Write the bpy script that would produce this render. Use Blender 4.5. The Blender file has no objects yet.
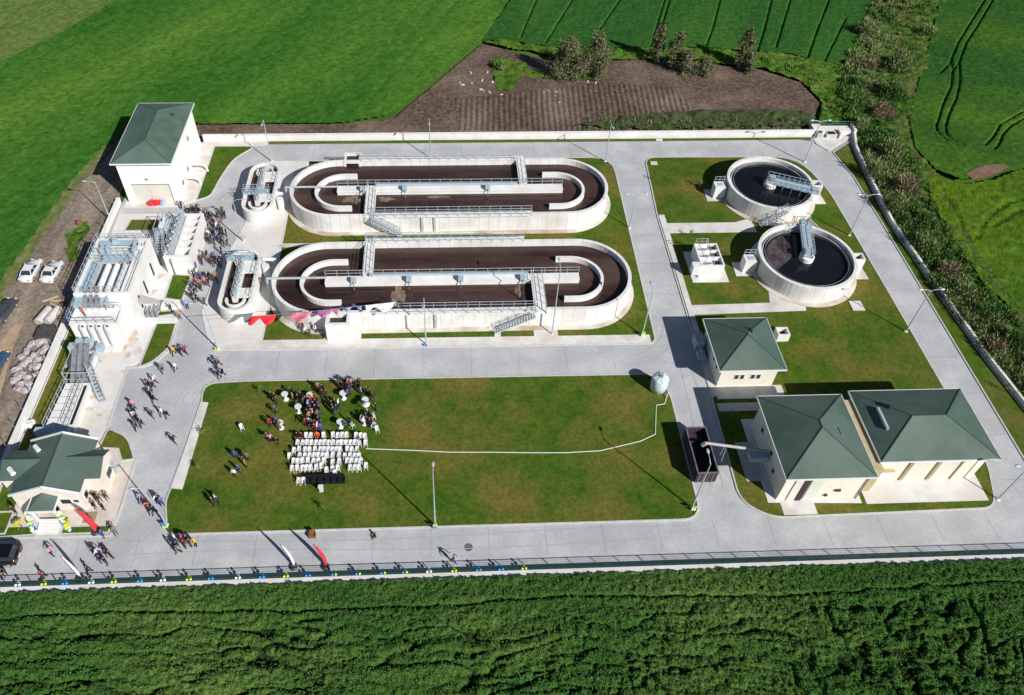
import bpy, bmesh, math, random
import numpy as np
from mathutils import Vector, Matrix
random.seed(7); rng = np.random.default_rng(7)
scn = bpy.context.scene
COL = scn.collection
R = math.radians
PI = math.pi

# ------------------------------------------------------------------ camera
CAM_F, CX, CY, CAM_H = 786.07, 482.535, 306.375, 76.0
YAW, PIT, ROLL = -0.0674116, 0.8093027, 0.0318453
def cam_basis():
    cy, sy = math.cos(YAW), math.sin(YAW)
    fwd = Vector((-sy*math.cos(PIT), cy*math.cos(PIT), -math.sin(PIT)))
    right = Vector((cy, sy, 0)); up = right.cross(fwd)
    c, s = math.cos(ROLL), math.sin(ROLL)
    return c*right+s*up, -s*right+c*up, -fwd
CR, CU, CB = cam_basis()
cd = bpy.data.cameras.new("camera"); cam = bpy.data.objects.new("camera", cd); COL.objects.link(cam)
cam.matrix_world = Matrix(((CR.x, CU.x, CB.x, 0), (CR.y, CU.y, CB.y, 0), (CR.z, CU.z, CB.z, CAM_H), (0, 0, 0, 1)))
cd.sensor_width = 36; cd.lens = CAM_F/1024*36; cd.shift_x = (512-CX)/1024; cd.shift_y = (CY-347.5)/1024
cd.clip_end = 6000; cd.clip_start = 0.5
scn.camera = cam
# ------------------------------------------------------------------ light
SUN_AZ, SUN_EL = R(-47.5), R(35.5)       # azimuth from +X, counter-clockwise
w = bpy.data.worlds.new("World"); scn.world = w; w.use_nodes = True
nt = w.node_tree
bg = nt.nodes["Background"]; sky = nt.nodes.new("ShaderNodeTexSky"); sky.sky_type = 'NISHITA'; sky.sun_disc = False
sky.sun_elevation = SUN_EL; sky.sun_rotation = PI/2-SUN_AZ
sky.air_density = 1.0; sky.dust_density = 0.3; sky.ozone_density = 4.0
nt.links.new(sky.outputs[0], bg.inputs[0]); bg.inputs[1].default_value = 0.05
sl = bpy.data.lights.new("sun", 'SUN'); sl.energy = 5.0; sl.angle = R(0.5); sl.color = (1, 0.965, 0.91)
so = bpy.data.objects.new("sun", sl); COL.objects.link(so)
sd = Vector((math.cos(SUN_AZ)*math.cos(SUN_EL), math.sin(SUN_AZ)*math.cos(SUN_EL), math.sin(SUN_EL)))
so.rotation_euler = sd.to_track_quat('Z', 'Y').to_euler(); so.location = (60, -60, 90)
vs = scn.view_settings; vs.view_transform = 'Standard'; vs.look = 'None'; vs.exposure = 0.15; vs.gamma = 1; vs.use_curve_mapping = False

# ------------------------------------------------------------------ helpers
def g(x, y, z=0.0):
    """surveyed point of the site: photo position -> place on the level z"""
    d = CR*((x-CX)/CAM_F)+CU*(-(y-CY)/CAM_F)-CB
    t = (z-CAM_H)/d.z
    return Vector((d.x*t, d.y*t, z))
def gg(pts, z=0.0): return [tuple(g(x, y, z)[:2]) for x, y in pts]
def gz(ox, oy, s, pts, z=0.0): return [tuple(g(ox+a/s, oy+b/s, z)[:2]) for a, b in pts]

def lin(c): return tuple(((v/255)/12.92 if v/255 <= .04045 else ((v/255+.055)/1.055)**2.4) for v in c)
MATS = {}
def mat(name, c1, c2=None, scale=3.0, rough=0.8, bump=0.0, bscale=None, detail=6, metal=0.0, c3=None, s3=.3, spec=0.3, lo=.38, hi=.62, stretch=None):
    if name in MATS: return MATS[name]
    m = bpy.data.materials.new(name); m.use_nodes = True; n = m.node_tree; L = n.links
    b = n.nodes["Principled BSDF"]; b.inputs["Roughness"].default_value = rough; b.inputs["Metallic"].default_value = metal
    b.inputs["Specular IOR Level"].default_value = spec
    b.inputs["Base Color"].default_value = (*c1, 1)
    tc = n.nodes.new("ShaderNodeTexCoord"); vec = tc.outputs["Object"]
    if stretch:
        mp = n.nodes.new("ShaderNodeMapping"); mp.vector_type = 'TEXTURE'; mp.inputs["Scale"].default_value = stretch[:3]
        if len(stretch) > 3: mp.inputs["Rotation"].default_value = (0, 0, stretch[3])
        L.new(vec, mp.inputs[0]); vec = mp.outputs[0]
    if c2:
        nz = n.nodes.new("ShaderNodeTexNoise"); nz.inputs["Scale"].default_value = scale; nz.inputs["Detail"].default_value = detail
        nz.inputs["Roughness"].default_value = .6
        L.new(vec, nz.inputs["Vector"])
        cr = n.nodes.new("ShaderNodeValToRGB"); cr.color_ramp.elements[0].position = lo; cr.color_ramp.elements[1].position = hi
        cr.color_ramp.elements[0].color = (*c1, 1); cr.color_ramp.elements[1].color = (*c2, 1)
        L.new(nz.outputs["Fac"], cr.inputs[0]); out = cr.outputs[0]
        if c3:
            n3 = n.nodes.new("ShaderNodeTexNoise"); n3.inputs["Scale"].default_value = s3; n3.inputs["Detail"].default_value = 4
            L.new(vec, n3.inputs["Vector"])
            r3 = n.nodes.new("ShaderNodeMapRange"); r3.inputs["From Min"].default_value = .45; r3.inputs["From Max"].default_value = .68
            L.new(n3.outputs["Fac"], r3.inputs["Value"])
            mx = n.nodes.new("ShaderNodeMixRGB"); mx.inputs[2].default_value = (*c3, 1)
            L.new(r3.outputs[0], mx.inputs[0]); L.new(out, mx.inputs[1]); out = mx.outputs[0]
        L.new(out, b.inputs["Base Color"])
    if bump:
        nb = n.nodes.new("ShaderNodeTexNoise"); nb.inputs["Scale"].default_value = bscale or scale*4; nb.inputs["Detail"].default_value = 5
        L.new(vec, nb.inputs["Vector"])
        bm_ = n.nodes.new("ShaderNodeBump"); bm_.inputs["Strength"].default_value = 1.0; bm_.inputs["Distance"].default_value = bump
        L.new(nb.outputs["Fac"], bm_.inputs["Height"]); L.new(bm_.outputs[0], b.inputs["Normal"])
    MATS[name] = m
    return m
def wave_over(m, axis_rot, scale, col, strength=.3, prof='SIN', lo=0.0, hi=1.0, bump=0.0):
    """mixes a banded pattern of another colour into a material (tile courses, form-board joints)"""
    n = m.node_tree; L = n.links; b = n.nodes["Principled BSDF"]
    tc = n.nodes.new("ShaderNodeTexCoord"); mp = n.nodes.new("ShaderNodeMapping"); mp.inputs["Rotation"].default_value = axis_rot
    wv = n.nodes.new("ShaderNodeTexWave"); wv.wave_profile = prof; wv.inputs["Scale"].default_value = scale
    L.new(tc.outputs["Object"], mp.inputs[0]); L.new(mp.outputs[0], wv.inputs[0])
    r = n.nodes.new("ShaderNodeMapRange"); r.inputs["From Min"].default_value = lo; r.inputs["From Max"].default_value = hi; r.inputs["To Max"].default_value = strength
    L.new(wv.outputs["Fac"], r.inputs["Value"])
    mx = n.nodes.new("ShaderNodeMixRGB"); mx.inputs[2].default_value = (*col, 1)
    L.new(r.outputs[0], mx.inputs[0])
    src = b.inputs["Base Color"].links
    if src: L.new(src[0].from_socket, mx.inputs[1])
    else: mx.inputs[1].default_value = b.inputs["Base Color"].default_value
    L.new(mx.outputs[0], b.inputs["Base Color"])
    return m

def grain(m, scale, lo, hi, a=.35, b_=.65, st=None):
    """fine light and dark grain of leaves, tufts and stains multiplied into the colour"""
    n = m.node_tree; L = n.links; b = n.nodes["Principled BSDF"]
    tc = n.nodes.new("ShaderNodeTexCoord"); nz = n.nodes.new("ShaderNodeTexNoise"); nz.inputs["Scale"].default_value = scale; nz.inputs["Detail"].default_value = 7; nz.inputs["Roughness"].default_value = .75
    L.new(tc.outputs["Object"], nz.inputs["Vector"])
    cr = n.nodes.new("ShaderNodeValToRGB"); cr.color_ramp.elements[0].position = a; cr.color_ramp.elements[1].position = b_
    cr.color_ramp.elements[0].color = (lo, lo, lo, 1); cr.color_ramp.elements[1].color = (hi, hi, hi, 1)
    L.new(nz.outputs["Fac"], cr.inputs[0])
    mx = n.nodes.new("ShaderNodeMixRGB"); mx.blend_type = 'MULTIPLY'; mx.inputs[0].default_value = 1
    L.new(b.inputs["Base Color"].links[0].from_socket, mx.inputs[1]); L.new(cr.outputs[0], mx.inputs[2]); L.new(mx.outputs[0], b.inputs["Base Color"])
    return m

class MB:
    def __init__(s): s.v = []; s.f = []; s.m = []; s.mi = 0
    def add(s, vs_, fs):
        o = len(s.v); s.v += [tuple(p) for p in vs_]; s.f += [tuple(i+o for i in f) for f in fs]; s.m += [s.mi]*len(fs)
    def box(s, x0, y0, z0, x1, y1, z1, rz=0, c=None):
        P = [(x0, y0, z0), (x1, y0, z0), (x1, y1, z0), (x0, y1, z0), (x0, y0, z1), (x1, y0, z1), (x1, y1, z1), (x0, y1, z1)]
        if rz:
            cx, cy = c if c else ((x0+x1)/2, (y0+y1)/2); a, b = math.cos(rz), math.sin(rz)
            P = [(cx+(x-cx)*a-(y-cy)*b, cy+(x-cx)*b+(y-cy)*a, z) for x, y, z in P]
        s.add(P, [(3, 2, 1, 0), (4, 5, 6, 7), (0, 1, 5, 4), (1, 2, 6, 5), (2, 3, 7, 6), (3, 0, 4, 7)]); return s
    def bar(s, a, b, w=.06, h=None):
        a = Vector(a); b = Vector(b); d = b-a
        if d.length < 1e-6: return s
        h = h or w; d.normalize()
        u = d.cross(Vector((0, 0, 1)));
        if u.length < 1e-3: u = Vector((1, 0, 0))
        u.normalize(); v = d.cross(u)
        P = [p+u*i*w/2+v*j*h/2 for p in (a, b) for i, j in ((-1, -1), (1, -1), (1, 1), (-1, 1))]
        s.add(P, [(3, 2, 1, 0), (4, 5, 6, 7), (0, 1, 5, 4), (1, 2, 6, 5), (2, 3, 7, 6), (3, 0, 4, 7)]); return s
    def tube(s, pts, r, n=8, cap=True):
        pts = [Vector(p) for p in pts]; rr = r if isinstance(r, (list, tuple)) else [r]*len(pts)
        rings = []
        for i, p in enumerate(pts):
            d = (pts[min(i+1, len(pts)-1)]-pts[max(i-1, 0)]).normalized()
            u = d.cross(Vector((0, 0, 1)));
            if u.length < 1e-3: u = Vector((1, 0, 0))
            u.normalize(); v = d.cross(u)
            rings.append([p+(u*math.cos(2*PI*k/n)+v*math.sin(2*PI*k/n))*rr[i] for k in range(n)])
        V = [q for r_ in rings for q in r_]; F = []
        for i in range(len(pts)-1):
            for k in range(n): F.append((i*n+k, i*n+(k+1) % n, (i+1)*n+(k+1) % n, (i+1)*n+k))
        if cap: F.append(tuple(range(n))[::-1]); F.append(tuple((len(pts)-1)*n+k for k in range(n)))
        s.add(V, F); return s
    def lathe(s, c, prof, n=24):
        V = []; F = []
        for r, z in prof: V += [(c[0]+r*math.cos(2*PI*k/n), c[1]+r*math.sin(2*PI*k/n), c[2]+z) for k in range(n)]
        for i in range(len(prof)-1):
            for k in range(n): F.append((i*n+k, i*n+(k+1) % n, (i+1)*n+(k+1) % n, (i+1)*n+k))
        s.add(V, F); return s
    def ball(s, c, r, n=8, sz=1.0):
        m = n//2
        return s.lathe(c, [(max(1e-3, r*math.sin(PI*i/m)), -r*sz*math.cos(PI*i/m)) for i in range(m+1)], n)
    def prism(s, poly, z0, z1, bottom=False):
        if sum(poly[i-1][0]*poly[i][1]-poly[i][0]*poly[i-1][1] for i in range(len(poly))) < 0: poly = poly[::-1]
        n = len(poly)
        V = [(x, y, z0) for x, y in poly]+[(x, y, z1) for x, y in poly]
        F = [tuple(range(n, 2*n))]+[(i, (i+1) % n, n+(i+1) % n, n+i) for i in range(n)]
        if bottom: F.append(tuple(range(n))[::-1])
        s.add(V, F); return s
    def wall(s, path, t, z0, z1, closed=False):
        """a wall of thickness t centred on a path"""
        P = [Vector((x, y)) for x, y in path]; n = len(P); A = []; B = []
        for i in range(n):
            a = P[i-1] if (i > 0 or closed) else P[i]; b = P[(i+1) % n] if (i < n-1 or closed) else P[i]
            d1 = (P[i]-a); d2 = (b-P[i])
            if d1.length < 1e-6: d1 = d2
            if d2.length < 1e-6: d2 = d1
            d1 = d1.normalized(); d2 = d2.normalized()
            n1 = Vector((-d1.y, d1.x)); n2 = Vector((-d2.y, d2.x)); m = (n1+n2)
            m = m/max(.5, m.dot(m)/2) if m.length > 1e-3 else n1
            A.append(P[i]+m*t/2); B.append(P[i]-m*t/2)
        V = [(p.x, p.y, z) for z in (z0, z1) for p in A]+[(p.x, p.y, z) for z in (z0, z1) for p in B]
        # indices: A low 0..n, A high n.., B low 2n.., B high 3n..
        F = []; m_ = n if closed else n-1
        for i in range(m_):
            j = (i+1) % n
            F += [(j, i, n+i, n+j), (2*n+i, 2*n+j, 3*n+j, 3*n+i), (n+j, n+i, 3*n+i, 3*n+j)]
        if not closed: F += [(0, 2*n, 3*n, n), (2*n-1-n, n+n-1, 3*n+n-1, 2*n+n-1)]
        s.add(V, F); return s
    def rail(s, a, b, h=1.05, step=1.6, w=.06, mids=1):
        a = Vector(a); b = Vector(b); L = (b-a).length; k = max(1, round(L/step))
        for i in range(k+1):
            p = a.lerp(b, i/k); s.bar(p, p+Vector((0, 0, h)), w)
        for j in range(mids+1):
            o = Vector((0, 0, h*(1-j*.5/max(1, mids)*1.0))); s.bar(a+o, b+o, w)
        return s
    def build(s, name, m, parent=None, smooth=False):
        me = bpy.data.meshes.new(name); me.from_pydata(s.v, [], s.f)
        ms = m if isinstance(m, (list, tuple)) else [m]
        for q in ms: me.materials.append(q)
        if len(ms) > 1: me.polygons.foreach_set("material_index", s.m)
        if smooth: me.polygons.foreach_set("use_smooth", [True]*len(me.polygons))
        me.update()
        o = bpy.data.objects.new(name, me); COL.objects.link(o)
        if parent is not None:
            o.parent = parent; o.matrix_parent_inverse = Matrix.Identity(4)
            # geometry is given in world metres: undo the parent's translation
            if parent.get('_origin') is not None or parent.type == 'EMPTY':
                o.location = -Vector(parent.location)
            elif parent.parent is None: o.location = (0, 0, 0)
        return o
def tag(o, label, cat, group=None, kind=None):
    o['label'] = label; o['category'] = cat
    if group: o['group'] = group
    if kind: o['kind'] = kind
    return o
def struct(o, kind='structure'): o['kind'] = kind; return o
def thing(name, label, cat, loc=(0, 0, 0), group=None):
    o = bpy.data.objects.new(name, None); COL.objects.link(o); o.location = loc; o.empty_display_size = .3
    return tag(o, label, cat, group)
def lab(o, s): o['label'] = s; return o
def copy_tree(o, parent=None):
    c = o.copy(); COL.objects.link(c); c.parent = parent
    for ch in list(o.children): copy_tree(ch, c)
    return c
ORD = ['', 'first', 'second', 'third', 'fourth', 'fifth', 'sixth', 'seventh', 'eighth', 'ninth', 'tenth', 'eleventh', 'twelfth', 'thirteenth', 'fourteenth', 'fifteenth', 'sixteenth', 'seventeenth', 'eighteenth', 'nineteenth', 'twentieth'] + ['%dth' % i for i in range(21, 60)]
def nth(i, n, a='from the left', first='leftmost', last='rightmost'):
    if n == 1: return 'only'
    return first if i == 0 else (last if i == n-1 else ORD[i+1])

def rounded(pts, n=6):
    """polygon from (x, y, corner radius)"""
    P = [(Vector(p[:2]), p[2] if len(p) > 2 else 0) for p in pts]; out = []
    for i, (p, r) in enumerate(P):
        if r <= 0: out.append(tuple(p)); continue
        a = (P[i-1][0]-p); b = (P[(i+1) % len(P)][0]-p)
        r = min(r, a.length*.48, b.length*.48); a.normalize(); b.normalize()
        A = p+a*r; B = p+b*r
        for k in range(n+1):
            t = k/n; q = A*(1-t)**2+p*2*t*(1-t)+B*t*t; out.append((q.x, q.y))
    return out
def inside(poly, X, Y):
    res = np.zeros(X.shape, bool); n = len(poly)
    for i in range(n):
        x0, y0 = poly[i-1]; x1, y1 = poly[i]
        c = ((y0 > Y) != (y1 > Y)) & (X < (x1-x0)*(Y-y0)/((y1-y0) or 1e-9)+x0); res ^= c
    return res
def vnoise(X, Y, seed=0):
    xi = np.floor(X).astype(np.int64); yi = np.floor(Y).astype(np.int64); fx = X-xi; fy = Y-yi
    def h(a, b):
        v = np.sin(a*127.1+b*311.7+seed*74.7)*43758.5453; return v-np.floor(v)
    fx = fx*fx*(3-2*fx); fy = fy*fy*(3-2*fy)
    return (h(xi, yi)*(1-fx)+h(xi+1, yi)*fx)*(1-fy)+(h(xi, yi+1)*(1-fx)+h(xi+1, yi+1)*fx)*fy
def fbm(X, Y, o=4, seed=0):
    a = 0; s = 0; w_ = 1
    for k in range(o): a = a+vnoise(X*2**k, Y*2**k, seed+k)*w_; s += w_; w_ *= .5
    return a/s
def dist_line(X, Y, line):
    D = np.full(X.shape, 1e9)
    for (x0, y0), (x1, y1) in zip(line[:-1], line[1:]):
        dx, dy = x1-x0, y1-y0; t = np.clip(((X-x0)*dx+(Y-y0)*dy)/(dx*dx+dy*dy+1e-9), 0, 1)
        D = np.minimum(D, np.hypot(X-x0-t*dx, Y-y0-t*dy))
    return D
def sheet_grid(name, poly, res, hf, m, smooth=True):
    xs = [p[0] for p in poly]; ys = [p[1] for p in poly]
    nx = int((max(xs)-min(xs))/res)+2; ny = int((max(ys)-min(ys))/res)+2
    X, Y = np.meshgrid(min(xs)+np.arange(nx)*res, min(ys)+np.arange(ny)*res)
    Z = hf(X, Y)
    Xj = X+(vnoise(X*3.1, Y*3.1, 5)-.5)*res*.7; Yj = Y+(vnoise(X*3.1, Y*3.1, 9)-.5)*res*.7
    keep = inside(poly, X[:-1, :-1]+res/2, Y[:-1, :-1]+res/2)
    idx = np.arange(nx*ny).reshape(ny, nx)
    q = np.stack([idx[:-1, :-1], idx[:-1, 1:], idx[1:, 1:], idx[1:, :-1]], -1)[keep]
    used = np.zeros(nx*ny, bool); used[q.ravel()] = True; rem = np.cumsum(used)-1
    co = np.stack([Xj.ravel(), Yj.ravel(), Z.ravel()], -1)[used]; q = rem[q]
    me = bpy.data.meshes.new(name)
    me.vertices.add(len(co)); me.vertices.foreach_set("co", co.ravel())
    me.loops.add(q.size); me.loops.foreach_set("vertex_index", q.ravel())
    me.polygons.add(len(q)); me.polygons.foreach_set("loop_start", np.arange(len(q))*4); me.polygons.foreach_set("loop_total", np.full(len(q), 4))
    me.update(calc_edges=True); me.validate()
    if smooth: me.polygons.foreach_set("use_smooth", [True]*len(me.polygons))
    me.materials.append(m)
    o = bpy.data.objects.new(name, me); COL.objects.link(o); return o

# ------------------------------------------------------------------ materials
M_road = mat('concrete_road', (.42, .425, .44), (.52, .52, .53), .30, .85, .006, 6, c3=(.40, .405, .41), s3=.16)
M_apron = mat('pale_concrete', (.64, .625, .61), (.72, .705, .69), .5, .85, .004, 5, c3=(.66, .60, .54), s3=.30)
M_path = mat('path_concrete', (.60, .59, .57), (.70, .68, .65), .9, .85, .004, 8, c3=(.54, .48, .42), s3=.35)
M_kerb = mat('kerb_concrete', (.48, .47, .46), (.58, .57, .55), 2, .85)
M_conc = mat('tank_concrete', (.72, .715, .70), (.80, .79, .775), .7, .85, .003, 7, c3=(.68, .66, .62), s3=.3)
M_concg = mat('grey_concrete', (.42, .42, .42), (.54, .53, .51), .8, .85, .004, 7)
M_foot = mat('stained_footing', (.60, .57, .52), (.66, .62, .56), .6, .9, c3=(.38, .27, .19), s3=.22)
M_white = mat('white_render', (.84, .82, .79), (.88, .86, .83), .6, .8)
M_cream = mat('cream_render', (.74, .70, .58), (.80, .76, .65), .5, .8)
M_pink = mat('blush_render', (.72, .64, .56), (.78, .71, .64), .6, .8)
M_trim = mat('white_trim', (.72, .74, .75), rough=.6)
M_roof = mat('green_roof', (.070, .115, .090), (.095, .148, .117), .6, .6, c3=(.12, .165, .14), s3=.14)
M_roofx = mat('green_roof_ridge', (.04, .085, .07), rough=.6)
M_lawn = mat('lawn_grass', (.046, .106, .010), (.088, .126, .016), .45, .95, .05, 9, c3=(.160, .135, .030), s3=.13, spec=.05, detail=8)
M_lawn2 = mat('verge_grass', (.050, .110, .010), (.085, .128, .014), .8, .95, .05, 9, c3=(.13, .12, .035), s3=.16, spec=.05, detail=8)
M_soil = mat('soil', (.17, .135, .108), (.25, .205, .165), .8, .95, .06, 5, c3=(.32, .26, .20), s3=.35, spec=.05, stretch=(1, 7, 1, R(-3)))
M_plough = mat('ploughed_soil', (.088, .060, .046), (.150, .106, .082), 1.2, .95, .05, 6, c3=(.19, .14, .11), s3=.12, spec=.05)
M_sand = mat('sandy_track', (.38, .27, .17), (.46, .34, .22), .8, .95, .02, 5, spec=.05)
M_liq = mat('mixed_liquor', (.026, .013, .011), (.050, .026, .021), .35, .22, .015, 1.2, c3=(.085, .052, .042), s3=.22, spec=.4, detail=9, stretch=(7, 1, 1, 0))
M_foam = mat('settled_foam', (.15, .10, .08), (.26, .18, .14), 1.6, .8, .03, 4)
M_black = mat('clarified_water', (.006, .007, .009), (.010, .010, .012), .3, .12, .004, 2, spec=.4)
M_galv = mat('galvanised_steel', (.42, .47, .51), (.52, .57, .61), 2, .5, metal=.25)
M_blue = mat('pale_blue_steel', (.36, .47, .54), (.44, .55, .61), 2, .5, metal=.1)
M_steel = mat('grey_steel', (.20, .22, .24), (.30, .32, .34), 2, .5, metal=.3)
M_dark = mat('dark_steel', (.04, .042, .05), (.07, .07, .08), 3, .5)
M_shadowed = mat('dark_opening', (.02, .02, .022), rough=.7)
M_glass = mat('window_glass', (.03, .04, .05), rough=.1, spec=.6)
M_fence = mat('green_fence', (.012, .055, .045), rough=.6)
M_tan = mat('tan_panel', (.45, .36, .20), (.52, .42, .25), .8, .8)
M_door = mat('cream_door', (.68, .65, .55), (.72, .69, .60), .8, .7)
M_red = mat('red_cloth', (.62, .02, .03), (.75, .04, .05), 2, .8)
M_bluec = mat('blue_cloth', (.22, .30, .62), (.45, .50, .75), 1.2, .8)
M_whitec = mat('white_cloth', (.70, .70, .74), (.80, .80, .82), 2, .8)
M_pinkc = mat('pink_cloth', (.50, .10, .16), (.62, .25, .30), 1.5, .8)
M_plast = mat('white_plastic', (.66, .66, .67), rough=.45)
M_leather = mat('black_leather', (.012, .012, .016), (.02, .02, .026), 4, .4)
M_yel = mat('yellow_balloon', (.62, .72, .03), rough=.35)
M_blub = mat('blue_balloon', (.03, .30, .78), rough=.35)
M_whb = mat('white_balloon', (.85, .85, .82), rough=.35)
M_rust = mat('rusty_brown_steel', (.035, .022, .026), (.065, .042, .045), 1.5, .7)
M_hose = mat('pale_hose', (.62, .66, .60), rough=.6)
M_tile = wave_over(mat('roof_tile_ew', (.070, .115, .090), (.095, .148, .117), .6, .6, c3=(.12, .165, .14), s3=.14), (0, 0, 0), 1.9, (.035, .065, .05), .42)
M_tile2 = wave_over(mat('roof_tile_ns', (.070, .115, .090), (.095, .148, .117), .6, .6, c3=(.12, .165, .14), s3=.14), (0, 0, PI/2), 1.9, (.035, .065, .05), .42)

# crops ------------------------------------------------------------
def crop_mat(name, a, b, c, rot=0, st=(4, 1, 1), soil=None, big=.045):
    m = mat(name, a, b, .9, .95, .10, 3.2, detail=9, c3=c, s3=big, spec=.04, stretch=(*st, rot), lo=.3, hi=.7)
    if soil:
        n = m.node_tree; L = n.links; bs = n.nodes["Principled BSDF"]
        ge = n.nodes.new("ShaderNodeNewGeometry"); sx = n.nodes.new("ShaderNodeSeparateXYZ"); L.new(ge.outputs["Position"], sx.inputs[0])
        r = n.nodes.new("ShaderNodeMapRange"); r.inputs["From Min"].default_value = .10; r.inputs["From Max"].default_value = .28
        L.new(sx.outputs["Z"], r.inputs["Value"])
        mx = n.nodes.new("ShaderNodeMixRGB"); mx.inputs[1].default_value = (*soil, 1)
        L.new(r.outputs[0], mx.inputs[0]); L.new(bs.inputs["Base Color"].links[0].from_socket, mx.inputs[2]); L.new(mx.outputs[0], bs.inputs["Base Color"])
    return m
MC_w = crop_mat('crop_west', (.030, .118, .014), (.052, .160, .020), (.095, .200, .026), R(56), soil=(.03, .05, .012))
MC_wp = crop_mat('crop_northwest_pale', (.085, .155, .03), (.125, .195, .045), (.16, .20, .06), R(56))
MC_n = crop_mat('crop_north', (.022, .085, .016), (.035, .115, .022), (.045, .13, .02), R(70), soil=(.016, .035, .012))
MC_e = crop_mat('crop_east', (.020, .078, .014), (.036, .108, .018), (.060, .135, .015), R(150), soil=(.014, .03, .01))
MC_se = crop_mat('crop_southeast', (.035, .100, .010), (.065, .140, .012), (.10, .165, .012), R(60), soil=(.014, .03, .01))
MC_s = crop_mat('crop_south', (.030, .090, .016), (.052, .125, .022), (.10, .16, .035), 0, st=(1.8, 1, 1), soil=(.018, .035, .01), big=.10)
M_green = mat('weeds', (.04, .11, .012), (.09, .17, .02), .8, .95, .12, 4, c3=(.12, .16, .03), s3=.2, spec=.04)

for q in (MC_w, MC_wp): grain(q, 1.1, .55, 1.3)
for q in (MC_n, MC_e): grain(q, 1.2, .6, 1.3)
grain(MC_se, 1.0, .5, 1.35); grain(MC_s, 3.5, .35, 1.5); grain(M_green, 1.5, .5, 1.4)
grain(M_lawn, 2.2, .66, 1.28); grain(M_lawn2, 1.3, .75, 1.2); grain(M_soil, 1.5, .6, 1.3); grain(M_plough, 1.5, .6, 1.35)
grain(M_road, 2.5, .90, 1.05); grain(M_apron, 1.2, .9, 1.04); grain(M_liq, .5, .8, 1.2)
# ================================================================== GROUND
def flat(name, poly, z, m, kind='structure', thick=.0, kerb=None):
    b = MB()
    if thick: b.prism(poly, z-thick, z)
    else: b.prism(poly, z-.002, z) if False else b.add([(x, y, z) for x, y in (poly if sum(poly[i-1][0]*poly[i][1]-poly[i][0]*poly[i-1][1] for i in range(len(poly))) > 0 else poly[::-1])], [tuple(range(len(poly)))])
    o = b.build(name, m); o['kind'] = kind; return o
M_far = mat('far_fields', (.045, .12, .016), (.07, .15, .02), .05, .95, c3=(.10, .16, .03), s3=.01, spec=.04)
flat('ground', [(-2500, -2500), (2500, -2500), (2500, 2500), (-2500, 2500)], -.35, M_far)
# soil around the site (west track, cleared strip in the north)
west_edge = [(-60.5, 60), (-59.9, 77.8), (-59.0, 84.7), (-57, 100.8), (-54.9, 109.3), (-50, 114.3), (-44, 116)]
dirtN = gg([(195, 125), (340, 125), (395, 118), (440, 80), (482, 44), (505, 50), (560, 64), (640, 60), (700, 64), (760, 70), (800, 83), (819, 103), (812, 124), (830, 134)])
soil_poly = [(-48.4, 20), (-75, 20), (-75, 60)]+west_edge+dirtN[0:4]+[dirtN[4]]+dirtN[5:]+[(69, 111), (69, 35), (-48.4, 34)]
def hsoil(X, Y): return .04+.10*(fbm(X*.5, Y*.5, 4, 3)-.5)+.05*np.sin((X+.12*Y)*2.2)*(X < -49)*.5
o = sheet_grid('soil_track', [(-90, 10), (-90, 60), (-62, 60)]+west_edge+[(-44, 122), (-49.2, 111), (-49.2, 10)], .3, hsoil, M_soil); struct(o)
furrow = gg([(459, 131), (455, 100), (520, 93), (600, 84), (672, 88), (690, 105), (690, 124), (640, 132.5)])
def hpl(X, Y):
    ins = inside(furrow, X, Y)
    rows = .24*np.abs(np.sin(PI*(X-.05*(Y-113)+.5*fbm(X*.08, Y*.12, 2, 19))/.96))*(.55+.6*fbm(X*.5, Y*.5, 3, 14))
    return .05+np.where(ins, rows, .12*(fbm(X*.7, Y*.7, 4, 11)-.3))+.05*fbm(X*2.5, Y*2.5, 2, 4)
north_poly = [(-44, 111.1)]+[(-44, 119)]+dirtN[:13]+[(69, 114), (69, 111.3)]
north_poly = [(-44, 111.0), (-44, 122)]+[dirtN[0]]+dirtN[1:13]+[(66, 111.6)]
o = sheet_grid('ploughed_soil', north_poly, .17, hpl, M_plough); struct(o)
flat('sandy_track', gz(0, 230, 4.09, [(-40, 640), (0, 560), (70, 440), (100, 385), (62, 385), (0, 470), (-60, 560)]), .145, M_sand)
flat('sandy_rut', gz(0, 230, 4.09, [(-30, 735), (0, 690), (48, 520), (60, 470), (48, 470), (0, 610), (-60, 700)]), .15, M_sand)

# crops ------------------------------------------------------------
def groove(X, Y, lines, wid=.3):
    D = np.full(X.shape, 9.)
    for l in lines: D = np.minimum(D, dist_line(X, Y, l))
    return np.clip((D-wid*.5)/(wid*.5), 0, 1)
wl = (lambda a, b: (a, b))
trW = [[(-75, 60), (-20, 150)], [(-72.5, 60), (-17.5, 150)], [(-100, 60), (-50, 143)], [(-98, 60), (-48, 143)], [(-14, 120), (5, 165)], [(-120, 95), (-60, 185)]]
west_poly = [(-150, 5), (-66, 5), (-64, 50)]+west_edge+[dirtN[0], dirtN[1], (-9, 117.8), tuple(g(482, 44.5)[:2]), (14.7, 162.1), (26, 190), (-150, 190)]
def hw(X, Y):
    return .12*groove(X, Y, trW[4:5], .5)+.33+.22*(fbm(X*.35, Y*.35, 4, 21)-.5)+.16*(fbm(X*1.4, Y*1.4, 2, 8)-.5)
o = sheet_grid('west_field', west_poly, .42, hw, MC_w); tag(o, 'bright green young wheat filling the field on the left of the site', 'crop', kind='stuff')
pale = gg([(-20, 75), (60, 42), (130, 2), (150, -14), (-60, -14)])
pale = gg([(-40, 86), (0, 66), (60, 37), (110, 8), (128, -14), (-60, -14)])
def hp(X, Y): return .62+.25*(fbm(X*.5, Y*.5, 4, 31)-.5)
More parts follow.
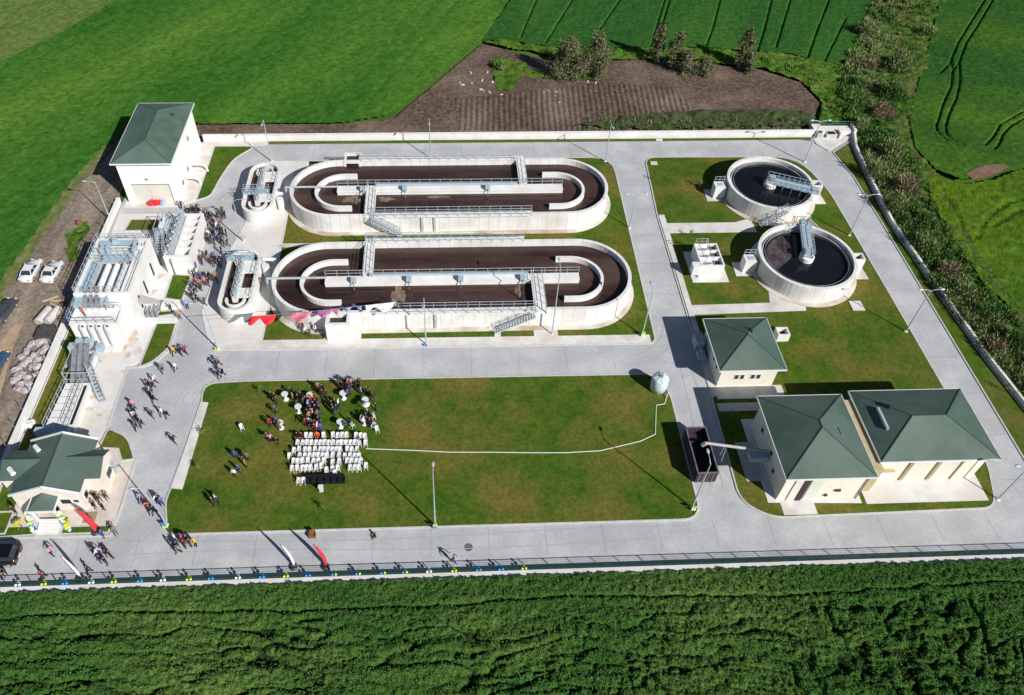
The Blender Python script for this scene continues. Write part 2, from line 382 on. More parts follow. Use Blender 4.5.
o = sheet_grid('pale_field', pale, .42, hp, MC_wp); tag(o, 'paler yellow green strip of crop in the far top left corner', 'crop', kind='stuff')
tramN = [gg(l) for l in ([(626, -8), (600, 30), (592, 48)], [(578, -8), (545, 45)], [(667, -8), (650, 48)], [(722, -8), (712, 30), (704, 52)], [(773, -8), (764, 30), (756, 55)], [(832, -8), (815, 35), (806, 62)], [(672, -8), (655, 48)], [(540, -8), (520, 40)], [(845, 20), (822, 66)], [(790, 0), (775, 50)])]
north_crop = [tuple(g(482, 43)[:2])]+gg([(500, 42), (560, 50), (700, 49), (790, 56), (830, 66), (850, 60), (868, 15), (880, -30), (510, -30)])
north_crop[-1] = (17.5, 168)
def hn(X, Y): return .32*groove(X, Y, tramN, .26)+.20+.16*(fbm(X*.4, Y*.4, 4, 41)-.5)+.14*(fbm(X*1.6, Y*1.6, 2, 7)-.5)
o = sheet_grid('north_field', north_crop, .19, hn, MC_n); tag(o, 'dark green crop with tractor lines beyond the row of trees', 'crop', kind='stuff')
trE = [gz(840, 0, 5.56, [(812, -40), (805, 0), (730, 120), (655, 240), (612, 340), (620, 400), (612, 490), (570, 580), (535, 695)]),
       gz(840, 0, 5.56, [(850, -40), (840, 15), (760, 150), (700, 240), (658, 350), (662, 460), (640, 560), (600, 640), (585, 700)]),
       gz(840, 0, 5.56, [(548, 420), (600, 370), (615, 340)]), gz(840, 0, 5.56, [(612, 415), (655, 360)]),
       gz(840, 125, 5.56, [(530, -5), (530, 40), (575, 90), (640, 120)]), gz(840, 125, 5.56, [(582, 0), (582, 60), (620, 95), (680, 120)]),
       gz(840, 125, 5.56, [(890, 0), (850, 70), (800, 125)]), gz(840, 125, 5.56, [(960, 0), (900, 60), (875, 120), (850, 145)]), gz(840, 0, 5.56, [(1100, 600), (1000, 635), (900, 695)]), gz(840, 0, 5.56, [(1150, 620), (1020, 665), (960, 700)])]
eastN = gg([(950, -30), (940, 0), (925, 60), (908, 118), (914, 150), (935, 172), (962, 182), (985, 176), (1010, 168), (1060, 160), (1200, 120), (1200, -30)])
def he(X, Y): return .38*groove(X, Y, trE, .22)+.16+.22*(fbm(X*.35, Y*.35, 4, 51)-.5)+.16*(fbm(X*1.6, Y*1.6, 2, 17)-.5)
o = sheet_grid('east_field', eastN, .2, he, MC_e); tag(o, 'dark green crop with curving tractor ruts in the far right field', 'crop', kind='stuff')
eastS = gg([(925, 165), (945, 182), (965, 187), (995, 181), (1015, 173), (1060, 165), (1200, 130), (1300, 420), (1090, 420), (1023, 322), (985, 288), (955, 245), (930, 205)])
trS = [gg([(940, 190), (955, 215), (975, 260), (1010, 305)]), gg([(1040, 195), (1005, 205), (985, 220), (975, 240)]), gg([(1050, 205), (1015, 213), (992, 228)])]
def hes(X, Y): return .2*groove(X, Y, trS, .5)+.28+.35*(fbm(X*.45, Y*.45, 4, 61)-.5)+.22*(fbm(X*1.5, Y*1.5, 2, 27)-.5)
o = sheet_grid('southeast_field', eastS, .28, hes, MC_se); tag(o, 'light green rough crop on the right beside the reed bank', 'crop', kind='stuff')
flat('bare_patch', gz(840, 125, 5.56, [(690, 290), (730, 262), (800, 240), (900, 235), (925, 250), (860, 285), (790, 310), (730, 318)]), .62, mat('bare_reddish_soil', (.17, .09, .065), (.24, .14, .10), .9, .95, .05, 4))
# the lodged crop south of the fence
south_poly = [(-110, 5), (120, 5), (120, 34.4), (-52, 34.4), (-110, 34.4)]
def hs(X, Y):
    wx = 5*(fbm(X*.06, Y*.06, 3, 71)-.5); wy = 3.2*(fbm(X*.09+4, Y*.09, 3, 72)-.5)
    r1 = np.abs(fbm((X+wx)*.13, (Y+wy)*.55, 3, 73)-.5)*2           # long east-west creases
    r2 = np.abs(fbm((X+wx)*.45, (Y+wy*1.5)*.28, 3, 74)-.5)*2       # north-south rents further east
    e = np.clip((X-6)/16, 0, 1)
    strength = np.clip((34.0-2.4-Y)/1.5, 0, 1)
    crease = (1-e*.4)*np.clip(1-r1/.11, 0, 1)+e*np.clip(1-r2/.16, 0, 1)*(fbm(X*.07, Y*.07, 2, 75) > .44)
    r3 = np.abs(fbm((X+wx*.6)*.35, (Y+wy)*1.3, 3, 86)-.5)*2
    crease = crease*np.clip(.35+1.3*fbm(X*.8, Y*.8, 3, 87), .25, 1)+.6*np.clip(1-r3/.13, 0, 1)*(fbm(X*.2, Y*.3, 2, 88) > .47)
    crease = np.clip(crease, 0, 1)*strength
    line = np.clip(1-np.abs(Y-(31.9+.25*np.sin(X*.15)+.5*(fbm(X*.4, X*0, 3, 3)-.5)))/.26, 0, 1)*np.clip(.3+1.4*fbm(X*.6, Y*.6, 2, 89), 0, 1)
    tuft = .22*(fbm(X*.9, Y*1.2, 4, 76)-.5)+.34*(fbm(X*2.6, Y*2.9, 2, 77)-.5)+.22*(vnoise(X*6.5, Y*6.5, 78)-.5)
    fold = .75*(fbm((X+wx*1.5)*.10, (Y+wy)*.62, 3, 79)-.5)*(1-.5*e)+.55*(fbm((X+wx)*.42, (Y+wy)*.30, 3, 80)-.5)*e
    fold = (fold+.34*(fbm((X+wx)*.3, (Y+wy)*1.5, 3, 85)-.5))*strength
    return .74+tuft+fold-.75*np.clip(crease+line, 0, 1)
def hs_base(X, Y): return hs(X, Y)
o = sheet_grid('south_field', south_poly, .14, hs, MC_s); tag(o, 'tall lodged green crop in the foreground field along the fence', 'crop', kind='stuff')

def leaves_on(name, x0, x1, y0, y1, n, hf, mats, size, seed, label, up=.9):
    r = np.random.default_rng(seed); X = r.uniform(x0, x1, n); Y = r.uniform(y0, y1, n); Z = hf(X, Y)
    th = r.uniform(0, 2*PI, n); ln = size*r.uniform(.6, 1.4, n); wd = ln*r.uniform(.16, .32, n); tl = r.uniform(.2, 1.1, n)
    ux, uy = np.cos(th), np.sin(th); sx, sy = -uy, ux
    dx, dy, dz = ux*np.sin(tl)*ln, uy*np.sin(tl)*ln, np.cos(tl)*ln
    base = np.stack([X, Y, Z-.06], -1); S = np.stack([sx*wd, sy*wd, np.zeros(n)], -1); D = np.stack([dx, dy, dz], -1)
    co = np.stack([base-S*.5, base+S*.5, base+D*.6+S, base+D, base+D*.6-S], 1).reshape(-1, 3)
    me = bpy.data.meshes.new(name); me.vertices.add(5*n); me.vertices.foreach_set('co', co.ravel()); me.loops.add(5*n); me.loops.foreach_set('vertex_index', np.arange(5*n))
    me.polygons.add(n); me.polygons.foreach_set('loop_start', np.arange(n)*5); me.polygons.foreach_set('loop_total', np.full(n, 5))
    for q in mats: me.materials.append(q)
    me.polygons.foreach_set('material_index', r.integers(0, len(mats), n)); me.update(calc_edges=True)
    o = bpy.data.objects.new(name, me); COL.objects.link(o); return tag(o, label, 'crop', kind='stuff')
LC = [mat('crop_leaf_a', (.034, .098, .020), (.060, .135, .028), .25, .8), mat('crop_leaf_b', (.055, .130, .024), (.110, .180, .042), .25, .8), mat('crop_leaf_c', (.026, .082, .016), (.045, .112, .022), .25, .8)]
leaves_on('crop_leaves', -56, 66, 18, 34.3, 230000, hs, LC, .17, 3, 'upright leaves of the lodged crop in the foreground field')
# site paving ------------------------------------------------------
E_wall = [(70.2, 111.0), (69.0, 107), (68.0, 97), (67.3, 88), (68.0, 74.4), (68.9, 61), (69.8, 53.6), (71.5, 40), (72.1, 35)]
site = [(-48.3, 34.2), (72.1, 34.2)]+E_wall[::-1]+[(69.5, 110.6), (-48.3, 110.6)]
o = flat('road', site, .06, M_road)
# weeds along the bottom of the outside of the walls
def weeds(name, poly, label, seed, zz=.35, m=M_green, res=.25):
    def h(X, Y): return zz*fbm(X*.7, Y*.7, 4, seed)*1.3-.05
    o = sheet_grid(name, poly, res, h, m); tag(o, label, 'ground cover', kind='stuff'); return o
weeds('weeds', gg([(482, 43), (500, 42), (560, 50), (700, 49), (790, 56), (835, 66), (860, 75), (868, 118), (855, 124), (818, 124), (822, 103), (800, 82), (760, 69), (700, 62), (640, 60), (575, 64), (530, 52), (505, 49)]), 'bright green weeds between the bare soil and the crop beyond', 5, .7)
weeds('weeds', gg([(575, 128), (640, 116), (700, 112), (800, 112), (815, 118), (812, 128), (640, 132)]), 'dark scrubby weeds along the back of the north wall', 6, .9, mat('scrub', (.03, .05, .012), (.07, .07, .035), .8, .95, .1, 4, c3=(.05, .10, .02), s3=.3))
weeds('weeds', gg([(490, 62), (500, 58), (525, 64), (530, 72), (560, 72), (600, 82), (560, 80), (520, 78), (512, 92), (498, 92)]), 'green weeds on the rubble patch at the left end of ploughed soil', 8, .5)
for k, pts in enumerate(([(66, 236), (80, 226), (88, 222), (90, 232), (84, 240), (70, 250)], [(66, 250), (78, 246), (80, 258), (70, 264)])):
    weeds('weeds', gg(pts), ['small green weed patch on the dirt track above the inlet works', 'small green weed patch on the dirt track, the lower of two'][k], 9+k, .4)
weeds('weeds', [(-62.5, 60), (-59.2, 60), (-58.4, 78), (-57.4, 85), (-55.6, 101), (-53.6, 109), (-52.2, 112), (-55, 111.5), (-58, 103), (-60.5, 86), (-61.5, 78)], 'pale grassy margin between the dirt track and the left field', 12, .42, mat('margin_grass', (.10, .15, .03), (.20, .20, .08), .8, .95, .05, 5))

KERB_N = 0
def lawn(poly, z=.13, m=M_lawn, kerb=True, name='lawn', cuts=None):
    o = flat(name, poly, z, m); 
    if kerb:
        k = MB().wall(poly, .17, .06, z+.045, closed=True).build('kerb', M_kerb); struct(k)
    return o
def paved(poly, z=.15, m=M_path, name='path'):
    b = MB().prism(poly, .06, z); return struct(b.build(name, m))
# main lawn
lawn(rounded([(-30.25, 44.2, .6), (-29.2, 40.35, 1.0), (26.9, 40.3, 2.2), (27.0, 57.5, 2.0), (25.6, 60.1, 1.5), (-24.5, 60.35, 0), (-29.4, 60.1, 3.6), (-29.0, 56.5, 0)], 8))
paved([(-30.0, 45.8), (-28.8, 45.6), (-28.25, 57.2), (-29.2, 57.35)], .19)
# oxidation ditch plot
P_D = rounded([(-23.4, 65.3, 0), (26.9, 65.1, 1.2), (27.55, 105.4, 4.0), (-23.4, 105.0, 0)], 8)
lawn(P_D)
paved([(-29.2, 65.35), (26.3, 65.15), (26.3, 66.6), (-29.2, 66.9)], .17)
paved([(-30.2, 66.9), (-23.3, 66.9), (-23.2, 73), (-23.2, 92), (-21.5, 96), (-21.5, 104.9), (-23.4, 105), (-27.4, 105.1), (-28.9, 99), (-29.2, 90), (-31.7, 78), (-32.0, 72)], .172, M_apron)
paved([(-23.3, 85.2), (-11, 85.2), (-11, 84.5), (-23.3, 84.5)], .168)
paved([(6.2, 65.9), (7.0, 65.9), (7.0, 68.3), (6.2, 68.3)], .174, M_path)
paved([(11.3, 66.0), (14.4, 66.0), (14.4, 68.3), (11.3, 68.3)], .174, M_path)
paved([(-15.6, 66.0), (-10.9, 66.0), (-10.9, 68.3), (-15.6, 68.3)], .176, M_path)
# east block
lawn(rounded([(32.0, 57.0, 0), (31.6, 42.3, 2.2), (34.5, 40.2, 1.8), (59.5, 40.6, 1.6), (61.3, 46, 1.5), (61.0, 73, 0), (60.6, 96.5, 3), (58.2, 105.1, 4.5), (33.0, 105.3, 2), (32.1, 90, 0)], 8))
paved([(32.25, 69.7), (33.0, 69.7), (33.2, 90.6), (32.3, 90.6)], .19)
paved([(32.05, 56.4), (33.0, 56.4), (33.0, 69.7), (32.25, 69.7)], .188)
paved([(33.2, 88.65), (43.5, 88.65), (46.2, 89.6), (46.2, 86.4), (33.2, 86.4)], .17)
paved([(32.9, 71.7), (43.8, 71.9), (44.4, 74.6), (49, 73), (48.3, 70.35), (32.9, 69.95)], .17)
paved([(32.6, 56.0), (41, 56.0), (41, 57.95), (32.6, 57.95)], .178)
paved([(32.3, 54.2), (38.6, 54.2), (38.6, 55.4), (32.3, 55.4)], .174, M_concg)
paved([(34.2, 76.0), (39.3, 76.0), (39.3, 82.3), (34.2, 82.3)], .18, M_apron)
paved([(35.9, 40.45), (39.6, 40.45), (39.6, 42.6), (35.9, 42.6)], .18, M_path)
paved([(34.6, 42.0), (44.9, 41.6), (44.9, 53), (34.6, 53)], .172, M_apron)
paved([(45.4, 41.5), (59.1, 41.5), (59.1, 45), (45.4, 45)], .174, M_apron)
paved([(33.0, 44.7), (35.0, 44.7), (35.0, 49.8), (33.0, 49.8)], .176, M_concg)
paved([(54.7, 70.2), (56.4, 70.2), (56.3, 71.9), (54.7, 71.9)], .25, M_path, 'manhole_slab')
paved([(33.6, 103.2), (34.7, 103.2), (34.7, 104.0), (33.6, 104.0)], .25, M_path, 'manhole_slab')
# verge lawns
lawn([(65.85, 34.3), (72.0, 34.3)]+[(x-.35, y) for x, y in E_wall[::-1][1:-1]]+[(69.0, 109.3), (64.9, 106.2), (65.9, 100.0), (66.0, 88)], m=M_lawn2)
lawn(rounded([(-28.8, 110.6, 0), (-28.8, 109.75, 0), (36, 109.85, 0), (60.5, 110.0, 0), (62.3, 109.6, 0), (62.6, 110.6, 0)], 6), m=M_lawn2, kerb=False)
paved([(-35.1, 109.35), (-28.9, 109.55), (-28.9, 110.45), (-35.1, 110.45)], .17)
paved([(35.8, 109.9), (36.9, 109.9), (36.9, 110.4), (35.8, 110.4)], .2)
lawn(rounded([(-37.4, 95.3, 0), (-35.5, 96.2, 1.5), (-34.7, 101.5, 2), (-33.6, 106, 2.5), (-30.6, 109.2, 1.5), (-37.3, 109.3, 0)], 6))
paved([(-39.6, 93.9), (-37.5, 95.2), (-37.4, 109.4), (-35.1, 109.35), (-35.1, 110.45), (-39.6, 110.45)], .17)
paved([(-47.8, 93.8), (-39.5, 93.8), (-39.5, 95.2), (-47.8, 95.2)], .178)
# west strip
lawn([(-48.15, 34.9+6), (-45.8, 41.0), (-45.8, 51.3), (-44.9, 55.3), (-45.4, 63.0), (-46.6, 63.1), (-46.3, 67.6), (-47.4, 70.2), (-48.15, 70.0)])
lawn([(-48.0, 40.55), (-44.2, 40.7), (-42.8, 40.8), (-42.8, 43.0), (-45.6, 43.5), (-48.0, 43.5)], .134)
lawn([(-46.2, 88.4), (-41.6, 88.4), (-41.6, 90.9), (-45.9, 90.9)], .19, m=M_lawn2)
lawn([(-41.2, 84.0), (-38.6, 84.0), (-38.6, 90.7), (-40.9, 90.7)], .19, m=M_lawn2)
paved([(-47.95, 70.3), (-46.3, 67.6), (-46.6, 63.0), (-45.4, 62.9), (-44.9, 55.3), (-45.6, 51.0), (-39.6, 51.4), (-39.15, 54.1), (-39.1, 62.8), (-34.9, 66.0), (-34.6, 70.0), (-34.55, 92.2), (-38.4, 92.2), (-47.95, 92.2)], .165, M_apron)
lawn([(-37.3, 74.6), (-35.0, 74.1), (-34.75, 78.9), (-37.3, 79.1)], .19)
lawn([(-37.6, 71.3), (-35.6, 71.6), (-35.7, 72.3), (-37.5, 72.2)], .195)
lawn(rounded([(-37.7, 62.9, 0), (-36.3, 63.6, .8), (-34.8, 65.9, .8), (-34.85, 70.1, 0), (-37.3, 70.2, 0)], 5), .19)
MB().wall([(-39.1, 53.9), (-39.1, 62.8), (-37.6, 62.85), (-36.0, 63.5), (-34.6, 65.7), (-34.55, 79)], .16, .06, .215).build('kerb', M_kerb)['kind'] = 'structure'
# gatehouse plot
gl = rounded([(-39.2, 51.2, 0), (-38.9, 53.8, .5), (-36.4, 52.6, 1.6), (-34.9, 49.6, 0), (-36.2, 49.4, 0), (-37.0, 51.0, 0)], 6)
paved(rounded([(-45.7, 41.7, 0), (-43.0, 41.7, 0), (-35.0, 41.6, .4), (-34.9, 49.7, 0), (-37.0, 51.0, 0), (-39.2, 51.3, 0), (-45.7, 51.3, 0)], 5), .2, mat('gate_terrace', (.58, .52, .46), (.66, .60, .54), .6, .85, c3=(.52, .44, .36), s3=.4))
lawn(gl, .21)
lawn([(-40.1, 40.75), (-35.3, 40.75), (-35.2, 41.6), (-40.1, 41.6)], .16)
paved([(-42.7, 40.5), (-39.95, 40.5), (-40.2, 42.4), (-42.7, 42.4)], .215, M_concg)
MB().wall([(-48.0, 40.5), (-35.0, 40.45), (-34.75, 44), (-34.75, 49.6)], .2, .06, .2).build('kerb', M_kerb)['kind'] = 'structure'
# concrete verge under the south fence
paved([(-48.3, 34.5), (72, 34.5), (72, 35.22), (-48.3, 35.22)], .42, M_apron, 'verge')
# apron at the outfall
paved([(62.9, 108.6), (64.3, 106.7), (69.4, 110.4), (69.4, 110.75), (62.9, 110.75)], .2, M_path)
# cracks and joints in the road: thin dark lines
M_joint = mat('road_joint', (.20, .20, .21), rough=.9)
jb = MB()
for x in np.arange(-44, 70, 6.0):
    jb.box(x, 36.9, .06, x+.035, 40.2, .064)
for y in np.arange(62, 106, 6.0): jb.box(27.3, y, .06, 31.9, y+.035, .064)
for x in np.arange(-33, 60, 6.0): jb.box(x, 105.6, .06, x+.035, 109.6, .064)
for y in np.arange(44, 106, 6.0): jb.box(61.2, y, .06, 65.6, y+.035, .064)
for x in np.arange(-27, 26, 6.0): jb.box(x, 60.6, .06, x+.035, 65.0, .064)
struct(jb.build('road_joint', M_joint))
M_tyre = mat('tyre_marks', (.385, .39, .41), rough=.9)
tb = MB()
def ribbon(pts, w_=.10, z=.067):
    for p, q in zip(pts[:-1], pts[1:]):
        d = (Vector(q)-Vector(p)).normalized(); n_ = Vector((-d.y, d.x))*w_/2
        tb.add([(p[0]-n_.x, p[1]-n_.y, z), (q[0]-n_.x, q[1]-n_.y, z), (q[0]+n_.x, q[1]+n_.y, z), (p[0]+n_.x, p[1]+n_.y, z)], [(0, 1, 2, 3)])
def arc(cx_, cy_, r, a0, a1, n=18): return [(cx_+r*math.cos(R(a0+(a1-a0)*k/n)), cy_+r*math.sin(R(a0+(a1-a0)*k/n))) for k in range(n+1)]
for r in (4.6, 5.1, 6.4, 7.0): ribbon(arc(-25.0, 56.6, r, 95, 178), .09, .066+r*.0003)
for r in (4.0, 5.6, 6.2): ribbon(arc(-24.6, 68.8, r+2.6, 182, 262), .09, .069+r*.0003)
for r in (7.2, 8.8, 9.3): ribbon(arc(-38.6, 46.0, r, -78, -4), .09, .072+r*.0003)
for r in (3.2, 4.8): ribbon(arc(22.4, 69.4, r+3, -88, -10), .08, .076+r*.0003)
for y in (38.1, 39.4): ribbon([(-34+3*k, y+.3*math.sin(k*.35+y)) for k in range(20)], .07, .0785)
for x in (29.0, 30.4): ribbon([(x+.2*math.sin(k*.4+x), 44+2*k) for k in range(12)], .07, .0785)
struct(tb.build('tyre_marks', M_tyre))
M_stain = mat('tan_stain', (.46, .38, .29), (.62, .55, .47), 1.1, .95)
sb = MB(); rs_ = random.Random(4)
for px_, py_, rx_, ry_ in ((130, 340, .9, 1.6), (138, 352, .5, .6), (128, 356, .4, .5), (125, 372, .5, .25), (93, 398, .5, .3), (90, 410, .45, .3), (100, 416, .35, .25), (150, 293, .9, .8), (158, 277, .8, .5), (240, 238, .8, .4), (284, 247, .8, .35)):
    c_ = g(px_, py_); a0 = rs_.uniform(0, 6); sb.add([(c_.x+rx_*math.cos(2*PI*k/18)*(1+.3*math.sin(3*k+a0)), c_.y+ry_*math.sin(2*PI*k/18)*(1+.3*math.sin(2*k+a0)), .178) for k in range(18)], [tuple(range(18))])
struct(sb.build('stains', M_stain))
mh = g(468.5, 547.5); b = MB(); b.lathe((mh.x, mh.y, 0), [(0.001, .07), (.42, .07), (.45, .063)], 20); o = b.build('manhole_cover', mat('cast_iron', (.10, .10, .10), (.16, .15, .14), 3, .7))
tag(o, 'round iron manhole cover in the road by the south fence', 'manhole cover')

# ================================================================== WALLS AND FENCES
def wall_thing(name, path, t, h, m, label, cat, posts=None, cap=True, z0=0.0):
    T = thing(name, label, cat, (path[0][0], path[0][1], 0))
    MB().wall(path, t, z0, h).build('wall_body', m, T)
    if cap: MB().wall(path, t+.12, h, h+.08).build('coping', m, T)
    return T
wall_thing('perimeter_wall', [(-39.3, 110.8), (-28, 110.8), (62.9, 111.0), (63.0, 111.0)], .32, 1.25, M_conc, 'long low white wall along the north side in front of the ploughed soil', 'wall')
WN = thing('perimeter_wall', 'low white wall on the left side between the dirt track and the grass strip', 'wall', (-48.6, 34, 0))
MB().wall([(-48.65, 34.3), (-48.65, 95.0)], .5, 0, 1.05).build('wall_body', M_conc, WN)
b = MB()
for y in np.arange(36, 95, 2.5): b.box(-48.9, y, 1.05, -48.84, y+.06, 2.2)
b.build('post', M_steel, WN)
wall_thing('perimeter_wall', E_wall, .22, .75, M_conc, 'long white wall on the right side below the reed bank', 'wall')
# south fence
SF = thing('fence', 'dark green mesh fence along the bottom road beside the tall crop', 'fence', (-48.3, 35.4, 0))
b = MB()
xs_post = [-48.2+2.45*i for i in range(50)]
for x in np.arange(-48.3, 72.0, .2): b.box(x, 35.135, .42, x+.012, 35.147, 1.36)
for z in np.arange(.92, 1.3, .2): b.box(-48.3, 35.155, z, 72, 35.166, z+.012)
b.box(-48.3, 35.16, .42, 72, 35.20, .72)
b.build('mesh_panel', M_fence, SF)
b = MB(); b.box(-48.3, 35.12, 1.34, 72, 35.18, 1.38); b.box(-48.3, 35.11, .42, 72, 35.19, .50); b.build('rail', M_fence, SF)
pb = MB().box(-48.23, 35.10, .42, -48.16, 35.17, 1.42).build('post', M_fence, SF)
for x in xs_post[1:49]:
    c = pb.copy(); COL.objects.link(c); c.location = pb.location+Vector((x+48.2, 0, 0))
FW = M_fence
# north-east corner fence and outfall
T = thing('fence', 'short green rail fence above the concrete outfall in the top right corner', 'fence', (64, 113, 0))
b = MB()
for x in np.arange(63.2, 71.4, 1.35): b.box(x, 113.2, 0, x+.09, 113.3, 1.5)
b.build('post', M_fence, T); b = MB()
for z in (.5, 1.0, 1.45): b.box(63.2, 113.21, z, 71.3, 113.29, z+.07)
b.build('rail', mat('pale_green_rail', (.10, .28, .20), rough=.6), T)
T = thing('outfall_chamber', 'grey concrete outfall chamber with dark openings in the top right corner', 'outfall', (66, 111.5, 0))
b = MB(); b.box(64.4, 111.3, -.3, 70.2, 112.9, .9); b.box(64.4, 110.7, 0, 64.8, 111.4, 1.2); b.box(67.2, 110.0, .1, 67.5, 111.4, 1.3)
b.box(63.0, 111.2, 0, 64.5, 112.9, 1.3); b.box(70.0, 110.9, -.3, 70.4, 112.9, 1.3)
b.build('chamber', M_conc, T)
b = MB(); b.box(65.1, 110.25, .2, 66.9, 111.3, .9); b.box(63.4, 110.2, .2, 64.3, 111.1, 1.2); b.build('pit', M_concg, T)
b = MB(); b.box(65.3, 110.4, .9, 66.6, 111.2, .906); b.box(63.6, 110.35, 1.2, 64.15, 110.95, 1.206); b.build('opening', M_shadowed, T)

# ================================================================== BUILDINGS
def hip_roof(x0, y0, x1, y1, ze, r0, r1, zr, T, thick=.22, mA=M_tile, mB=M_tile2, seam=True):
    """hip roof: eave rectangle, ridge from r0 to r1"""
    A, B, C, D = (x0, y0, ze), (x1, y0, ze), (x1, y1, ze), (x0, y1, ze)
    P, Q = (*r0, zr), (*r1, zr)
    b = MB(); ns = abs(r0[0]-r1[0]) < 1e-3
    if ns: # P south, Q north
        b.mi = 0; b.add([A, B, P], [(0, 1, 2)]); b.add([C, D, Q], [(0, 1, 2)])
        b.mi = 1; b.add([B, C, Q, P], [(0, 1, 2, 3)]); b.add([D, A, P, Q], [(0, 1, 2, 3)])
        hips = [(A, P), (B, P), (C, Q), (D, Q), (P, Q)]
    else: # P west, Q east
        b.mi = 0; b.add([A, B, Q, P], [(0, 1, 2, 3)]); b.add([C, D, P, Q], [(0, 1, 2, 3)])
        b.mi = 1; b.add([B, C, Q], [(0, 1, 2)]); b.add([D, A, P], [(0, 1, 2)])
        hips = [(A, P), (D, P), (B, Q), (C, Q), (P, Q)]
    b.mi = 0; b.add([(x, y, z-.004) for x, y, z in (A, D, C, B)], [(0, 1, 2, 3)])
    rf = b.build('roof', [mA, mB], T)
    s = MB()
    for p, q in hips:
        if (Vector(p)-Vector(q)).length > .05: s.bar(Vector(p)+Vector((0, 0, .01)), Vector(q)+Vector((0, 0, .01)), .09, .06)
    s.build('ridge_cap', M_roofx, rf)
    f = MB()
    t = .06
    f.box(x0-t, y0-t, ze-thick, x1+t, y0, ze+.02); f.box(x0-t, y1, ze-thick, x1+t, y1+t, ze+.02)
    f.box(x0-t, y0, ze-thick, x0, y1, ze+.02); f.box(x1, y0, ze-thick, x1+t, y1, ze+.02)
    f.build('gutter', M_trim, rf)
    return rf
def window_on(T, x, y, z, w_, h_, side, m=M_glass, name='window', frame=M_trim):
    """a window set proud of a wall: side N/S/E/W"""
    b = MB(); gl_ = MB(); d = .05
    if side in 'SN':
        s_ = -1 if side == 'S' else 1
        ya, yb = sorted((y, y+s_*d)); b.box(x-.08, ya, z-.08, x+w_+.08, yb, z+h_+.08); ya, yb = sorted((y+s_*d, y+s_*(d+.02))); gl_.box(x, ya, z, x+w_, yb, z+h_)
    else:
        s_ = -1 if side == 'W' else 1
        xa, xb = sorted((x, x+s_*d)); b.box(xa, y-.08, z-.08, xb, y+w_+.08, z+h_+.08); xa, xb = sorted((x+s_*d, x+s_*(d+.02))); gl_.box(xa, y, z, xb, y+w_, z+h_)
    o = b.build(name, frame, T); gl_.build('pane', m, o); return o

# tall building -----------------------------------------------------
T = thing('building', 'tall white building with a green hip roof in the upper left corner', 'building', (-43.4, 102, 0))
b = MB(); b.box(-47.2, 95.0, 0, -39.6, 109.9, 7.45); b.build('wall', M_white, T)
hip_roof(-47.7, 94.5, -39.1, 110.4, 7.5, (-43.35, 98.4), (-43.35, 106.3), 8.9, T, mA=M_roof, mB=M_roof)
b = MB(); b.box(-45.9, 94.92, 0.15, -43.4, 95.0, 3.4); b.build('door', mat('grey_cream_door', (.60, .60, .54), (.64, .64, .58), .8, .7), T)
b = MB(); b.box(-43.38, 94.92, 0.15, -40.6, 95.0, 3.4); b.build('door', M_door, T)
b = MB(); b.box(-46.0, 94.9, 3.4, -40.5, 94.98, 3.5); b.box(-40.6, 94.9, .15, -40.5, 94.99, 3.4); b.build('door_frame', M_steel, T)
b = MB(); b.box(-43.7, 94.85, 4.3, -43.3, 95.0, 4.5); b.build('lamp', M_steel, T)
for y, z in ((101, 1.2), (97.6, 1.2), (104.5, 4.4)):
    b = MB(); b.box(-39.6, y, z, -39.48, y+.5, z+.7); b.build('vent', M_steel, T)
b = MB(); b.tube([(-39.6, 102.6, 1.4), (-37.6, 102.6, 1.4), (-37.2, 102.6, 1.1), (-37.1, 102.6, .1)], .17); b.build('pipe', M_conc, T)
b = MB(); b.tube([(-39.6, 99.2, 1.4), (-38.0, 99.2, 1.4), (-37.6, 99.2, 1.1), (-37.5, 99.2, .1)], .17); b.build('pipe', M_conc, T)
b = MB(); b.box(-41.6, 105.6, 8.0, -41.0, 106.2, 8.36); b.build('roof_hatch', M_roofx, T)
MB().ball((-39.0, 96.1, .45), .32).build('tyre', M_dark) if False else None
# square building ---------------------------------------------------
T = thing('building', 'small square cream building with a green pyramid roof beside the middle crossroads', 'building', (36.4, 61.5, 0))
b = MB(); b.box(32.9, 57.95, 0, 39.8, 65.2, 3.75); b.build('wall', M_cream, T)
hip_roof(32.3, 57.35, 40.4, 65.75, 3.9, (36.35, 61.45), (36.35, 61.65), 5.75, T)
for x in (34.75, 35.45, 36.75, 37.45): window_on(T, x, 57.95, 1.6, .42, .75, 'S')
for y in (60.5, 59.2): window_on(T, 32.9, y, 1.9, .4, .5, 'W')
b = MB(); b.box(37.0, 61.9, 5.3, 37.15, 62.7, 5.65); b.build('vent', M_dark, T)
b = MB(); b.box(32.84, 62.2, .1, 32.9, 64.4, 2.6); b.build('door', M_galv, T)
T = thing('generator_set', 'grey steel machine and boxes standing at the shaded west side of the square building', 'machine', (32.3, 64, 0))
b = MB(); b.box(31.5, 63.6, .2, 32.6, 65.3, 1.8); b.box(31.6, 61.9, .2, 32.5, 63.3, .9); b.build('cabinet', M_blue, T)
b = MB(); b.tube([(32.0, 63.4, 1.2), (32.0, 62.6, 1.2), (32.0, 62.6, .2)], .12); b.build('pipe', M_galv, T)
T = thing('valve_chamber', 'small white concrete chamber with an open top right of the square building', 'chamber', (43.4, 65.8, 0))
b = MB(); b.wall([(42.65, 65.1), (44.0, 65.1), (44.0, 66.3), (42.65, 66.3)], .22, 0, 1.35, closed=True); b.build('chamber_wall', M_conc, T)
b = MB(); b.box(42.7, 65.15, .2, 43.95, 66.25, .7); b.build('pit_floor', M_shadowed, T)
